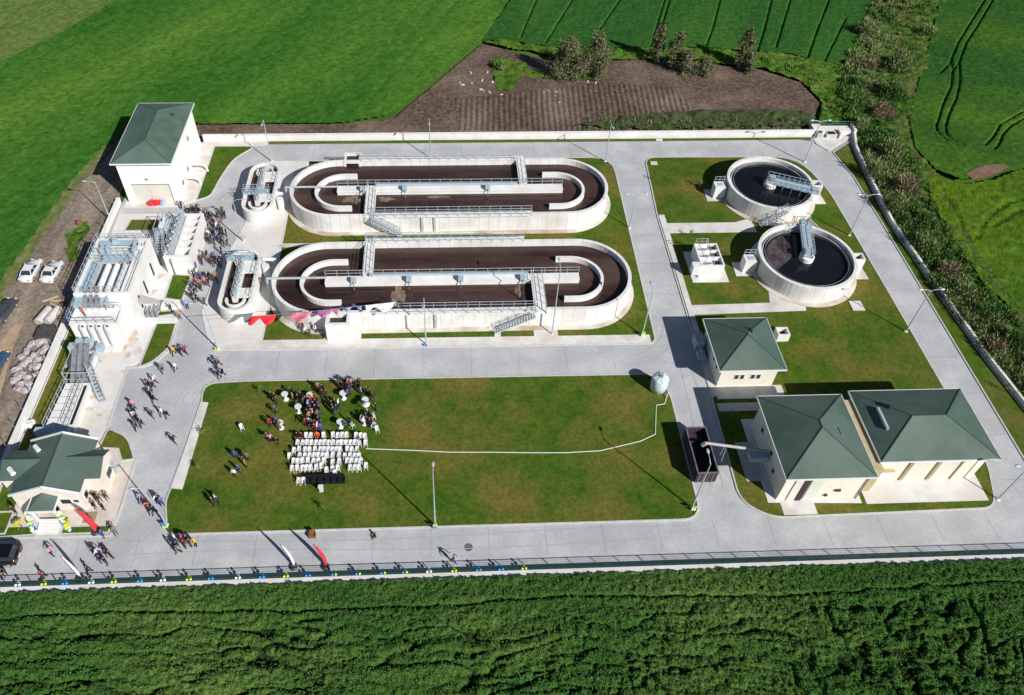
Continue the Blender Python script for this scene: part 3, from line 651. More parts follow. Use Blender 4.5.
# two workshop halls -------------------------------------------------
T = thing('building', 'larger cream hall with green hip roof beside the waste container', 'building', (40, 47, 0))
b = MB(); b.box(35.55, 42.3, 0, 44.3, 52.0, 5.1); b.build('wall', M_cream, T)
hip_roof(35.0, 41.75, 44.72, 52.5, 5.25, (39.75, 46.6), (39.75, 47.5), 7.5, T)
b = MB(); b.box(36.6, 42.18, 0.18, 38.0, 42.3, 4.2); b.build('door', M_door, T)
b = MB(); b.box(37.5, 42.12, 0.18, 38.15, 42.2, 4.5); b.build('doorway', M_rust, T)
b = MB(); b.box(38.4, 42.22, 0.18, 39.7, 42.3, 4.4); b.build('door', mat('pale_green_door', (.62, .66, .56), rough=.7), T)
b = MB(); b.box(41.5, 42.12, 1.8, 42.1, 42.3, 2.1); b.box(40.6, 42.1, .9, 40.9, 42.3, 1.2); b.build('wall_lamp', M_dark, T)
for y, z in ((49.4, 2.4), (46.2, 2.6), (44.6, 1.6)): window_on(T, 35.55, y, z, .5, .6, 'W')
b = MB(); b.box(41.9, 46.3, 6.1, 42.05, 47.2, 6.55); b.build('vent', M_dark, T)
b = MB(); b.tube([(44.35, 42.2, 5.0), (44.35, 42.2, .2)], .07); b.build('downpipe', M_steel, T)
T = thing('building', 'long cream hall with green hip roof nearest the right hand road', 'building', (52, 48, 0))
b = MB(); b.box(46.2, 44.4, 0, 58.5, 52.7, 4.75); b.build('wall', M_cream, T)
hip_roof(46.0, 43.75, 59.2, 53.2, 4.9, (50.4, 48.1), (54.2, 48.1), 7.1, T)
for x in (50.1, 53.2, 55.9):
    b = MB(); b.box(x, 44.22, .18, x+.14, 44.4, 4.6); b.build('pilaster', M_tan, T)
for x in (50.3, 53.4):
    b = MB(); b.box(x+.2, 44.3, .18, x+2.3, 44.4, 3.6); b.build('door', M_door, T)
b = MB(); b.box(47.2, 44.0, 2.3, 48.7, 44.4, 2.45); b.build('canopy', M_tan, T); b = MB(); b.box(47.4, 44.33, .2, 48.5, 44.4, 2.2); b.build('door', M_trim, T)
b = MB(); b.box(47.6, 47.2, 5.75, 47.85, 50.0, 6.12); b.build('roof_duct', M_galv, T)
b = MB(); b.box(48.7, 49.6, 6.3, 49.2, 50.0, 6.75); b.build('vent', M_dark, T)
T = thing('link_roof', 'narrow tan roofed link between the two green roofed halls', 'link', (45.2, 47, 0))
b = MB(); b.box(44.32, 43.0, 0, 46.18, 52.2, 4.6); b.build('link_body', M_tan, T)

# gatehouse ----------------------------------------------------------
T = thing('gatehouse', 'pale gatehouse with green cross gabled roof and decorated porch at lower left', 'gatehouse', (-41.4, 46.5, 0))
b = MB()
RX, ZR, ZE = -41.2, 4.85, 3.45
def gable_ns(x0, x1, y0, y1, ze, rx, zr):
    b.add([(x0, y0, 0), (x1, y0, 0), (x1, y0, ze), (rx, y0, zr), (x0, y0, ze)], [(0, 1, 2, 3, 4)])
    b.add([(x0, y1, 0), (x1, y1, 0), (x1, y1, ze), (rx, y1, zr), (x0, y1, ze)], [(4, 3, 2, 1, 0)])
    b.add([(x1, y0, 0), (x1, y1, 0), (x1, y1, ze), (x1, y0, ze)], [(0, 1, 2, 3)]); b.add([(x0, y0, 0), (x0, y1, 0), (x0, y1, ze), (x0, y0, ze)], [(3, 2, 1, 0)])
def gable_ew(x0, x1, y0, y1, ze, ry, zr):
    for x, fl in ((x0, 0), (x1, 1)):
        f = [(0, 1, 2, 3, 4)] if fl else [(4, 3, 2, 1, 0)]
        b.add([(x, y0, 0), (x, y1, 0), (x, y1, ze), (x, ry, zr), (x, y0, ze)], f)
    b.add([(x0, y0, 0), (x1, y0, 0), (x1, y0, ze), (x0, y0, ze)], [(0, 1, 2, 3)]); b.add([(x0, y1, 0), (x1, y1, 0), (x1, y1, ze), (x0, y1, ze)], [(3, 2, 1, 0)])
gable_ns(-44.85, -38.05, 43.55, 50.0, ZE-.06, RX, ZR-.06)
gable_ew(-38.1, -36.45, 45.3, 48.65, ZE-.06, 47.35, ZR-.56)
gable_ew(-46.45, -44.8, 45.3, 48.8, ZE-.06, 47.2, ZR-.56)
b.build('wall', M_pink, T)
b = MB()
def slope(pts, mi): b.mi = mi; b.add(pts, [tuple(range(len(pts)))]); b.add([(x, y, z-.05) for x, y, z in pts][::-1], [tuple(range(len(pts)))])
slope([(-45.0, 43.45, ZE), (RX, 43.45, ZR), (RX, 50.1, ZR), (-45.0, 50.1, ZE)][::-1], 1)
slope([(-37.9, 43.45, ZE), (-37.9, 50.1, ZE), (RX, 50.1, ZR), (RX, 43.45, ZR)], 1)
zE = ZR-.5; hit = RX+(ZR-zE)/(ZR-ZE)*3.3
slope([(-36.3, 45.2, ZE+.01), (-36.3, 47.35, zE), (hit, 47.35, zE+.01), (-37.9, 45.2, ZE+.01)], 0)
slope([(-36.3, 48.75, ZE+.01), (-37.9, 48.75, ZE+.01), (hit, 47.35, zE+.01), (-36.3, 47.35, zE)], 0)
hitw = RX-(ZR-zE)/(ZR-ZE)*3.8
slope([(-46.6, 45.2, ZE+.01), (-45.0, 45.2, ZE+.01), (hitw, 47.2, zE+.01), (-46.6, 47.2, zE)], 0)
slope([(-46.6, 48.9, ZE+.01), (-46.6, 47.2, zE), (hitw, 47.2, zE+.01), (-45.0, 48.9, ZE+.01)], 0)
rf = b.build('roof', [M_tile, M_tile2], T)
b = MB()
for y in (43.45, 50.1):
    b.bar((-45.0, y, ZE), (RX, y, ZR+.02), .2, .22); b.bar((RX, y, ZR+.02), (-37.9, y, ZE), .2, .22)
b.build('verge_trim', M_trim, rf)
b = MB(); b.bar((RX, 43.6, ZR+.03), (RX, 50, ZR+.03), .12, .06); b.bar((hit, 47.35, zE+.04), (-36.3, 47.35, zE+.04), .1, .06); b.bar((hitw, 47.2, zE+.04), (-46.6, 47.2, zE+.04), .1, .06); b.build('ridge_cap', M_roofx, rf)
b = MB(); b.tube([(-43.9, 48.9, 4.25), (-43.3, 48.3, 4.25)], .24, 10); b.build('roof_unit', M_trim, rf)
b = MB(); b.tube([(-45.7, 46.3, 4.1), (-45.0, 45.6, 4.1)], .26, 10); b.build('roof_unit', M_trim, rf)
for (x, y, s_) in ((-38.05, 44.2, 'E'), ): window_on(T, -38.05, 44.0, 1.4, .7, .9, 'E')
window_on(T, -36.45, 46.4, 1.3, 1.1, 1.0, 'E'); window_on(T, -40.3, 43.55, 1.5, 1.0, .8, 'S'); window_on(T, -39.0, 43.55, 1.7, .5, .5, 'S')
b = MB(); b.box(-36.45, 47.7, .2, -36.38, 48.5, 2.3); b.build('door', M_galv, T)
# porch
pz = 2.9
pr_ = MB(); A_, B_, C_, D_ = (-42.85, 41.85, pz), (-40.2, 41.85, pz), (-40.2, 43.5, pz), (-42.85, 43.5, pz); ap = (-41.55, 43.5, 3.75)
pr_.mi = 0; pr_.add([A_, B_, ap], [(0, 1, 2)]); pr_.mi = 1; pr_.add([B_, C_, ap], [(0, 1, 2)]); pr_.add([D_, A_, ap], [(0, 1, 2)])
po = pr_.build('porch_roof', [M_tile, M_tile2], T)
b = MB(); b.bar((-42.9, 41.82, pz-.05), (-40.15, 41.82, pz-.05), .1, .2); b.bar((-40.17, 41.8, pz-.05), (-40.17, 43.5, pz-.05), .1, .2); b.bar((-42.88, 41.8, pz-.05), (-42.88, 43.5, pz-.05), .1, .2); b.build('fascia', M_trim, po)
for x in (-42.7, -40.45):
    b = MB(); b.box(x, 42.0, .2, x+.22, 42.22, 2.85); b.build('column', M_trim, T)
for i in range(5):
    b = MB(); b.box(-42.5, 40.75+i*.3, .2, -40.35, 41.06+i*.3, .28+i*.09); b.build('step', M_conc, T)
b = MB(); b.box(-42.2, 43.47, .2, -41.0, 43.54, 2.3); b.build('door', M_rust, T)
b = MB(); b.box(-38.2, 41.9, .2, -37.0, 43.1, .3)
tag(b.build('doormat', mat('brown_mat', (.30, .24, .16), rough=.9)), 'brown square mat on the terrace at the corner of the gatehouse', 'mat')

# ================================================================== OXIDATION DITCHES
def stadium(x0, x1, cy, r, n=28, off=0.0):
    P = []
    for k in range(n+1): a = -PI/2+PI*k/n; P.append((x1-r+(r+off)*math.cos(a), cy+(r+off)*math.sin(a)))
    for k in range(n+1): a = PI/2+PI*k/n; P.append((x0+r+(r+off)*math.cos(a), cy+(r+off)*math.sin(a)))
    return P
M_board = wave_over(mat('board_marked_concrete', (.70, .695, .68), (.80, .79, .77), .7, .85, .003, 7, c3=(.64, .61, .57), s3=.3), (0, 0, 0), .22, (.45, .44, .42), .55, 'SIN', .97, 1.0)
def ditch(label, cy, x0, x1, upper):
    HW = 3.25; r = 6.75; T = thing('oxidation_ditch', label, 'treatment tank', (0, cy, 0))
    MB().wall(stadium(x0, x1, cy, r, off=-.22), .44, 0, HW, closed=True).build('outer_wall', M_board, T, True)
    for p in T.children[-1].data.polygons: p.use_smooth = False
    MB().prism(stadium(x0, x1, cy, r, off=.75), 0, .24).build('footing', M_foot, T)
    MB().prism(stadium(x0, x1, cy, r, off=-.3), .3, 2.35).build('liquor', M_liq, T)
    # tan foam patches
    b = MB()
    def blob(cx_, cy_, rx, ry, seed):
        P = []
        for k in range(40):
            a = 2*PI*k/40; rr = .75+.5*(math.sin(3*a+seed)*.3+math.sin(5*a+seed*2)*.25+math.sin(9*a+seed*3)*.15)
            P.append((cx_+rx*rr*math.cos(a), cy_+ry*rr*math.sin(a)))
        MB().prism(P, 2.34, 2.356).build('foam', M_foam, T)
    if upper:
        blob(-8.6, cy-1.9, 1.4, .7, 1); blob(-1, cy-1.5, 2.2, .35, 2); blob(-13.5, cy-1.9, 1.8, 1.1, 4)
    else:
        blob(-6.2, cy-2.8, 1.3, 2.0, 3); blob(9.6, cy-2.4, .5, 1.5, 5)
    # middle dividing wall with walkway
    yc = cy-.1 if upper else cy-.4
    MB().box(-15.8, yc-.75, .3, 17.8, yc-.35, HW-.32).build('divider_wall', M_conc, T)
    MB().box(-15.8, yc-.95, HW-.3, 17.8, yc+.35, HW).build('walkway', M_conc, T)
    b = MB(); b.rail((-15.8, yc+.32, HW), (17.8, yc+.32, HW), 1.05, 1.5, .055); b.build('handrail', M_galv, T)
    # curved guide walls
    for xc, s in ((-15.0, -1), (17.0, 1)):
        P = []
        for k in range(25):
            a = PI/2+s*(-PI)*k/24
            P.append((xc+3.9*math.cos(a), cy-.8+3.85*math.sin(a)) if False else (xc+s*3.9*abs(math.cos(a)) if True else 0, (cy-.65)+3.8*math.sin(PI/2-PI*k/24)))
        P = [(xc-s*1.9, P[0][1])]+P if True else P
        P = P+[(xc-s*1.6, P[-1][1])]
        MB().wall(P, .4, .3, HW-.1).build('guide_wall', M_conc, T)
    # cross walkways
    if upper: crosses = [(-11.4, -10.0, cy-6.8, yc+.1), (11.3, 12.5, yc, cy+7.4)]
    else: crosses = [(-10.9, -9.6, yc, cy+7.3), (11.3, 12.8, cy-7.2, yc+.1)]
    for xa, xb, ya, yb in crosses:
        o = MB().box(xa, ya, HW-.28, xb, yb, HW+.012).build('cross_walkway', M_conc, T)
        b = MB(); b.rail((xa+.06, ya, HW), (xa+.06, yb, HW), 1.05, 1.5, .05); b.rail((xb-.06, ya, HW), (xb-.06, yb, HW), 1.05, 1.5, .05); b.build('handrail', M_galv, o)
    # gates beside them (dark slots)
    for xa, xb, ya, yb in crosses:
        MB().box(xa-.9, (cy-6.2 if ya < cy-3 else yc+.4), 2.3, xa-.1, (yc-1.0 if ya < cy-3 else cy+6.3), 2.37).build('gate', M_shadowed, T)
    # side walkways
    if upper: runs = [(-12.6, 11.5, cy+6.55, 'n'), (-10.0, 12.6, cy-6.55, 's')]
    else: runs = [(-10.9, 11.0, cy+6.55, 'n'), (-8.9, 11.6, cy-6.55, 's')]
    for xa, xb, y, sd_ in runs:
        yo = .45 if sd_ == 'n' else -.45
        ya, yb = (y-.35, y+.75) if sd_ == 'n' else (y-.75, y+.35)
        o = MB().box(xa, ya, HW+.004, xb, yb, HW+.12).build('walkway', M_conc, T)
        b = MB(); b.rail((xa, ya+.04, HW+.1), (xb, ya+.04, HW+.1), 1.0, 1.5, .055); b.rail((xa, yb-.04, HW+.1), (xb, yb-.04, HW+.1), 1.0, 1.5, .055); b.build('handrail', M_galv, o)
    # rotor / mixer drives on the divider
    for x in ((-12.0, -5.8, 6.5) if upper else (-12.0, -4.8, 2.0, 10.2)):
        o = MB().box(x-.35, yc-1.15, HW, x+.35, yc-.55, HW+.7).build('mixer_drive', M_blue, T)
        MB().tube([(x, yc-1.0, HW+.35), (x, yc-1.35, HW+.2), (x, yc-1.35, 2.3)], .09).build('shaft', M_steel, o)
    MB().bar((-10, yc+.1, HW+.35), (11, yc+.1, HW+.35), .28, .22).build('cable_tray', M_blue, T)
    MB().tube([(x0-.6, yc-.05, HW+.15), (-15.6, yc-.05, HW+.15)], .16).build('air_pipe', M_galv, T)
    MB().tube([(x0-.6, yc-.05, HW+.2), (x0-.6, yc-.05, .2)], .14).build('air_pipe', M_galv, T)
    return T
D1 = ditch('upper of the two long oval concrete tanks holding brown liquor', 94.2, -22.8, 24.7, True)
D2 = ditch('lower of the two long oval concrete tanks holding brown liquor', 75.2, -22.8, 24.9, False)
# inlet boxes
b = MB(); b.wall([(-15.2, 100.6), (-15.2, 102.6), (-12.9, 102.6), (-12.9, 100.6)], .35, 0, 3.3, closed=True); b.build('inlet_box', M_conc, D1)
MB().box(-15.0, 100.4, .3, -13.1, 102.4, 2.9).build('liquor_pool', M_liq, D1)
MB().box(-18.5, 101.1, 3.26, -15.3, 101.6, 3.34).build('grating', M_steel, D1)
b = MB(); b.wall([(-14.9, 66.7), (-14.9, 68.9), (-12.3, 68.9), (-12.3, 66.7)], .38, 0, 3.2, closed=True); b.build('inlet_box', M_conc, D2)
MB().box(-14.7, 66.9, .3, -12.5, 68.8, 2.4).build('liquor_pool', M_liq, D2)
# stairs
def stair(T, a, b_, w_, n, m=M_galv, rail=True, sub='stair'):
    a = Vector(a); b_ = Vector(b_); d = (b_-a); dh = Vector((d.x, d.y, 0)).normalized(); sd_ = Vector((-dh.y, dh.x, 0))*w_/2
    s = MB()
    for i in range(n):
        p = a+d*((i+.5)/n); q = dh*(Vector((d.x, d.y, 0)).length/n*.42)
        P = [p-sd_-q, p+sd_-q, p+sd_+q, p-sd_+q]
        s.add([tuple(v) for v in P]+[tuple(v-Vector((0, 0, .05))) for v in P], [(0, 1, 2, 3), (7, 6, 5, 4), (0, 4, 5, 1), (1, 5, 6, 2), (2, 6, 7, 3), (3, 7, 4, 0)])
    s.bar(a+sd_, b_+sd_, .06, .2); s.bar(a-sd_, b_-sd_, .06, .2)
    o = s.build(sub, m, T)
    if rail:
        r_ = MB()
        for k in (-1, 1):
            r_.bar(a+sd_*k+Vector((0, 0, 1)), b_+sd_*k+Vector((0, 0, 1)), .05)
            r_.bar(a+sd_*k+Vector((0, 0, .5)), b_+sd_*k+Vector((0, 0, .5)), .04)
            for i in range(6):
                p = a.lerp(b_, i/5)+sd_*k; r_.bar(p, p+Vector((0, 0, 1)), .05)
        r_.build('stair_rail', M_galv, o)
    return o
stair(D2, (6.2, 67.6, .2), (11.3, 67.6, 3.2), .9, 15)
stair(D1, (-6.2, 86.6, .2), (-10.4, 86.6, 3.2), .9, 14)
# pilasters / pipes down the south walls
for T_, x, y in ((D1, -3.4, 87.4), (D2, -1.5, 68.35), (D1, -1.6, 87.4)):
    MB().box(x, y-.12, .24, x+.35, y+.08, 3.0).build('pilaster', M_concg, T_)
# ================================================================== CLARIFIERS
def clarifier(label, cx_, cy_, r, ang, r0, boxside):
    T = thing('clarifier', label, 'clarifier', (cx_, cy_, 0)); HW = 2.85
    def circ(rr, n=64): return [(cx_+rr*math.cos(2*PI*k/n), cy_+rr*math.sin(2*PI*k/n)) for k in range(n)]
    MB().wall(circ(r-.22), .44, 0, HW, closed=True).build('outer_wall', M_board, T)
    MB().prism(circ(r+.75), 0, .24).build('footing', M_foot, T)
    MB().wall(circ(r-.75), .16, 1.4, HW-.55, closed=True).build('launder', M_concg, T)
    MB().wall(circ(r-1.05), .05, 1.9, HW-.35, closed=True).build('weir_plate', M_steel, T)
    MB().prism(circ(r-.35), .3, HW-.75).build('water', M_black, T)
    MB().lathe((cx_, cy_, 0), [(1.0, 1.2), (1.0, HW-.1), (.85, HW+.02), (.001, HW+.02)], 24).build('feed_well', M_conc, T)
    d = Vector((math.cos(ang), math.sin(ang), 0)); n_ = Vector((-d.y, d.x, 0))*.62
    a = Vector((cx_, cy_, HW+.3))-d*.7; e = Vector((cx_, cy_, HW+.3))+d*(r+.5)
    b = MB(); b.bar(a, e, 1.2, .12); deck = b.build('bridge', M_blue, T)
    b = MB()
    for s in (-1, 1):
        b.rail(a+n_*s, e+n_*s, 1.05, .75, .05); b.bar(a+n_*s-Vector((0, 0, .12)), e+n_*s-Vector((0, 0, .12)), .1, .34)
    b.build('handrail', M_blue, deck)
    b = MB()
    for k in range(1, 6):
        p = a.lerp(e, k/6); b.bar(p-n_*1.3, p-n_*1.3+Vector((0, 0, -1.0)), .06); b.bar(p-n_*1.3, p, .06)
    b.build('scraper_arm', M_steel, deck)
    b = MB(); p = Vector((cx_, cy_, HW+.35)); b.box(cx_-.45, cy_-.45, HW+.37, cx_+.45, cy_+.45, HW+1.0, rz=ang); b.build('drive_unit', M_galv, T)
    q = Vector((cx_, cy_, HW))+d*(r-.1); b = MB(); b.box(q.x-.5, q.y-.5, HW, q.x+.5, q.y+.5, HW+.55, rz=ang); b.build('end_carriage', M_galv, T)
    # west scum box and east chamber
    wx = cx_-r-2.0
    b = MB(); b.box(wx, cy_-.6, 0, wx+1.7, cy_+.9, 2.3); bx = b.build('scum_box', M_conc, T)
    MB().box(wx+.5, cy_-.2, 2.3, wx+1.3, cy_+.5, 2.36).build('lid', M_galv, bx)
    MB().rail((wx+.1, cy_+.8, 2.3), (wx+1.6, cy_+.8, 2.3), 1.0, .7, .05).build('handrail', M_blue, bx)
    MB().prism([(wx-1.0, cy_-1.2), (wx+1.9, cy_-1.2), (wx+1.9, cy_+1.6), (wx-.9, cy_+1.6)], .1, .2).build('slab', M_path, T)
    ex = cx_+r-.1
    b = MB(); b.wall([(ex, cy_-.9), (ex+1.3, cy_-.9), (ex+1.3, cy_+.3), (ex, cy_+.3)], .2, 0, 2.75, closed=True); c_ = b.build('outlet_chamber', M_conc, T)
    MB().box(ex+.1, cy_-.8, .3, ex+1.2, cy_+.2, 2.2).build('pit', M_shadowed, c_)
    MB().prism([(ex, cy_-2.2), (ex+2.3, cy_-2.2), (ex+2.1, cy_+1.4), (ex, cy_+1.4)], .1, .196).build('slab', M_path, T)
    return T
C1 = clarifier('upper round concrete settling tank with its footbridge pointing right', 50.15, 94.95, 6.6, R(-24), .3, 1)
C2 = clarifier('lower round concrete settling tank with its footbridge pointing up', 50.3, 78.35, 6.7, R(76), .3, 1)
b = MB()
P = [(50.3+5.35*math.cos(a), 78.35+5.35*math.sin(a)) for a in [R(110)+R(95)*k/16 for k in range(17)]]+[(48.3, 78.6), (49.2, 80.5)]
b.prism(P, 2.095, 2.106); b.build('scum_layer', mat('scum', (.035, .03, .035), (.12, .09, .09), 1.1, .5, c3=(.05, .04, .05), s3=.5), C2)
stair(C1, (47.0, 87.7, .2), (50.6, 88.1, 2.8), .85, 11)
stair(C2, (55.2, 86.2, .2), (52.3, 85.2, 2.8), .85, 9)
b = MB(); b.tube([(52.6, 88.3, 0), (52.6, 88.3, 1.5), (53.4, 88.0, 1.7), (53.6, 87.5, .2)], .09); tag(b.build('standpipe', M_galv), 'bent grey standpipe on the slab between the two round tanks', 'pipe')
# sludge pumping box
T = thing('sludge_box', 'small white concrete block with three square openings left of the round tanks', 'chamber', (36.7, 79, 0))
b = MB(); b.box(35.1, 76.9, .15, 38.4, 81.5, 2.1); b.wall([(35.2, 77.0), (38.3, 77.0), (38.3, 81.4), (35.2, 81.4)], .2, 2.1, 2.45, closed=True)
b.box(34.0, 76.7, .9, 35.1, 77.8, 2.4); b.box(35.1, 78.6, 2.1, 38.2, 78.8, 2.4); b.box(35.1, 80.0, 2.1, 38.2, 80.2, 2.4); b.build('body', M_conc, T)
for y in (77.35, 78.9, 80.3): MB().box(37.0, y, 2.1, 38.0, y+.95, 2.108).build('opening', M_shadowed, T)
for y in (77.6, 79.1, 80.5):
    MB().tube([(35.6, y, 2.15), (36.8, y, 2.3)], .12).build('valve', M_steel, T)
b = MB(); b.rail((35.3, 81.4, 2.45), (37.0, 81.4, 2.45), 1.0, .8, .05); b.rail((36.8, 77, 2.45), (36.8, 81.4, 2.45), .9, 1.1, .05); b.build('handrail', M_galv, T)

# ================================================================== INLET WORKS (left)
T = thing('distribution_box', 'white concrete box with a row of open cells beside the crowd at upper left', 'treatment tank', (-36, 83, 0))
b = MB(); b.wall([(-37.7, 79.5), (-34.4, 79.5), (-34.4, 88.2), (-37.7, 88.2)], .3, .1, 3.3, closed=True)
b.box(-36.5, 79.6, 1.0, -36.25, 88.1, 3.29)
for i in range(1, 6): b.box(-36.3, 79.6+i*1.43, .5, -34.5, 79.85+i*1.43, 3.285)
b.build('tank_wall', M_conc, T)
MB().box(-36.3, 79.6, .3, -34.5, 88.1, 1.3).build('liquor', M_foam, T)
MB().box(-37.6, 79.6, 3.0, -36.5, 88.1, 3.1).build('walkway', M_galv, T)
for i in range(6):
    y = 80.1+i*1.43
    b = MB(); b.box(-37.2, y, 3.1, -36.7, y+.6, 3.9); b.tube([(-36.95, y+.3, 3.9), (-36.95, y+.3, 4.7)], .09); b.box(-37.05, y+.9, 3.1, -36.85, y+1.1, 4.3); b.build('gate_valve', M_galv, T)
b = MB(); b.rail((-37.8, 79.5, 3.2), (-37.8, 88.2, 3.2), 1.0, 1.2, .055); b.rail((-37.8, 79.5, 3.2), (-36.4, 79.5, 3.2), 1.0, .7, .055); b.build('handrail', M_galv, T)
b = MB()
b.tube([(-36.9, 79.3, 3.0), (-36.9, 79.1, 2.7), (-36.9, 79.1, .2)], .13); b.build('drain_pipe', M_steel, T)
b = MB()
for x in (-40.2, -38.6):
    for y in (84.4, 87.6): b.bar((x, y, .1), (x, y, 4.0), .09)
for z in (1.5, 3.0, 4.0):
    for y in (84.4, 87.6): b.bar((-40.2, y, z), (-38.6, y, z), .07)
    for x in (-40.2, -38.6): b.bar((x, 84.4, z), (x, 87.6, z), .07)
b.build('frame', M_galv, T)
MB().box(-40.0, 84.5, 2.95, -38.6, 87.5, 3.03).build('platform', M_blue, T)
b = MB(); b.box(-39.6, 84.9, 3.05, -38.9, 86.0, 3.9); b.box(-39.5, 86.3, 3.05, -38.9, 87.2, 3.6); b.build('cabinet', M_trim, T)
stair(T, (-39.4, 81.0, .2), (-39.4, 84.4, 3.0), .9, 12)

T = thing('screening_tank', 'large open white tank with parallel white troughs and pale blue platforms on the left', 'treatment tank', (-42.5, 76, 0))
b = MB(); b.wall([(-46.0, 70.6), (-39.5, 70.6), (-39.5, 80.6), (-46.0, 80.6)], .35, .1, 5.4, closed=True)
b.box(-45.9, 79.0, 4.2, -39.6, 79.25, 5.4); b.box(-40.55, 71, 3.6, -40.35, 80, 5.39); b.box(-40.1, 71, 3.6, -39.95, 80, 5.2)
b.build('tank_wall', M_conc, T)
MB().box(-45.9, 70.8, .2, -39.6, 80.4, 3.9).build('channel_floor', M_concg, T)
for x in (-43.6, -42.5, -41.4):
    b = MB(); b.tube([(x, 71.6, 4.75), (x, 76.2, 4.75)], .38, 12); b.build('trough', M_trim, T)
b = MB(); b.box(-45.9, 70.9, 5.05, -44.5, 76.5, 5.25); b.build('deck', M_blue, T)
b = MB(); b.box(-44.4, 76.6, 5.2, -39.7, 77.9, 5.32); d_ = b.build('grating_bridge', M_blue, T)
b = MB(); b.rail((-45.7, 76.6, 5.32), (-39.8, 76.6, 5.32), 1.0, .8, .055); b.rail((-45.7, 77.9, 5.32), (-39.8, 77.9, 5.32), 1.0, .8, .055); b.build('handrail', M_blue, d_)
b = MB(); b.rail((-46.0, 70.6, 5.4), (-46.0, 80.6, 5.4), 1.0, 1.1, .055); b.rail((-44.4, 71, 5.3), (-44.4, 76.4, 5.3), 1.0, 1.0, .05); b.rail((-40.6, 71, 5.4), (-40.6, 80, 5.4), .9, 1.1, .05); b.rail((-46, 80.6, 5.4), (-39.6, 80.6, 5.4), 1.0, 1.1, .05); b.rail((-45.9, 70.7, 5.4), (-41, 70.7, 5.4), 1.0, 1.0, .05)
b.build('handrail', M_galv, T)
b = MB(); b.box(-45.6, 79.4, 5.4, -41.0, 80.3, 5.5); b.box(-43.8, 79.6, 5.5, -43.2, 80.1, 6.2); b.build('gantry', M_blue, T)
for x in (-45.0, -44.3, -40.9): MB().box(x, 78.1, 5.1, x+.45, 78.9, 6.0).build('screen_motor', M_blue, T)
for y in (72.0, 74.6, 78.0):
    MB().box(-39.34, y, 1.0, -39.26, y+.35, 3.2).build('slot', M_shadowed, T)
# step down block and cone hopper
b = MB(); b.box(-41.6, 69.6, .1, -39.3, 71.6, 3.6); b.build('side_block', M_conc, T)
T = thing('inclined_screens', 'pair of inclined grey screens with blue motors between the two white tanks at left', 'screening machine', (-43.5, 69.8, 0))
for x in (-44.8, -44.1, -43.4):
    b = MB(); b.bar((x, 68.9, 3.6), (x+.1, 71.3, 5.9), .42, .34); b.build('screen', M_steel, T)
MB().box(-45.9, 69.0, 4.2, -45.1, 70.6, 5.0).build('motor', M_blue, T); MB().box(-42.9, 69.4, 4.0, -42.1, 70.4, 4.9).build('motor', M_blue, T)
b = MB()
for x in (-46.0, -42.0): b.rail((x, 68.8, 4.1), (x, 70.6, 4.1), 1.1, .7, .05)
b.rail((-46.0, 68.8, 4.1), (-42, 68.8, 4.1), 1.1, .8, .05); b.build('handrail', M_galv, T)
T = thing('settling_tank', 'white concrete tank with four pipes down its front face on the left', 'treatment tank', (-43, 67.6, 0))
b = MB(); b.box(-45.9, 66.6, .1, -40.2, 69.2, 3.9); b.wall([(-45.85, 66.7), (-40.25, 66.7), (-40.25, 69.1), (-45.85, 69.1)], .22, 3.9, 4.15, closed=True); b.build('tank_wall', M_conc, T)
for x in (-44.6, -43.6, -42.65, -41.65):
    b = MB(); b.tube([(x, 66.7, 4.0), (x, 66.35, 3.9), (x, 66.2, 3.6), (x, 66.1, .5), (x, 65.3, .25)], .13, 10); b.build('pipe', M_galv, T)
    MB().box(x-.3, 66.58, 3.5, x+.3, 66.62, 3.8).build('slot', M_shadowed, T)
b = MB(); b.rail((-45.9, 66.6, 4.15), (-40.2, 66.6, 4.15), 1.0, 1.1, .055); b.rail((-45.9, 69.1, 4.15), (-40.2, 69.1, 4.15), 1.0, 1.1, .055); b.rail((-45.9, 66.6, 4.15), (-45.9, 69.1, 4.15), 1.0, 1.1, .055); b.build('handrail', M_galv, T)
MB().box(-46.0, 65.4, .1, -40.5, 66.6, .5).build('plinth', M_conc, T)
T = thing('hopper', 'grey sheet metal hopper and pump standing on the pale slab by the left lawns', 'machine', (-38.6, 72, 0))
b = MB(); b.add([(-40.0, 71.4, 3.0), (-40.0, 72.9, 3.0), (-36.8, 72.3, 2.2), (-36.8, 71.9, 2.2), (-40.0, 71.4, 2.3), (-40.0, 72.9, 2.3), (-36.8, 72.3, 2.0), (-36.8, 71.9, 2.0)], [(0, 3, 2, 1), (4, 5, 6, 7), (0, 1, 5, 4), (1, 2, 6, 5), (2, 3, 7, 6), (3, 0, 4, 7)])
b.build('chute', mat('dull_sheet_metal', (.34, .33, .33), (.42, .41, .40), 1.2, .7), T)
b = MB()
for x, y in ((-39.8, 71.6), (-39.8, 72.7), (-37.3, 72.2)): b.bar((x, y, .1), (x, y, 2.3), .1)
b.build('stand', M_steel, T)
b = MB()
for k in range(3): b.tube([(-38.6+k*.6, 70.9, .2), (-38.5+k*.6, 71.2, 1.2), (-38.3+k*.6, 71.9, 1.5)], .16)
b.build('pump', M_steel, T)
for pts in ([(-39.8, 70.0), (-34.9, 70.0), (-34.9, 70.75), (-39.8, 70.75)], [(-37.3, 72.7), (-34.9, 72.7), (-34.9, 73.9), (-37.3, 73.9)]):
    paved(pts, .6, M_conc, 'channel_wall')
T = thing('rotary_screens', 'cluster of inclined grey screens and pale blue motors on the white slab, lower left', 'screening machine', (-43.5, 62, 0))
for i, x in enumerate((-44.7, -44.0, -43.3)):
    b = MB(); b.bar((x, 60.2, .7), (x-.05, 64.2, 3.2), .46, .4); b.build('screen', M_steel, T)
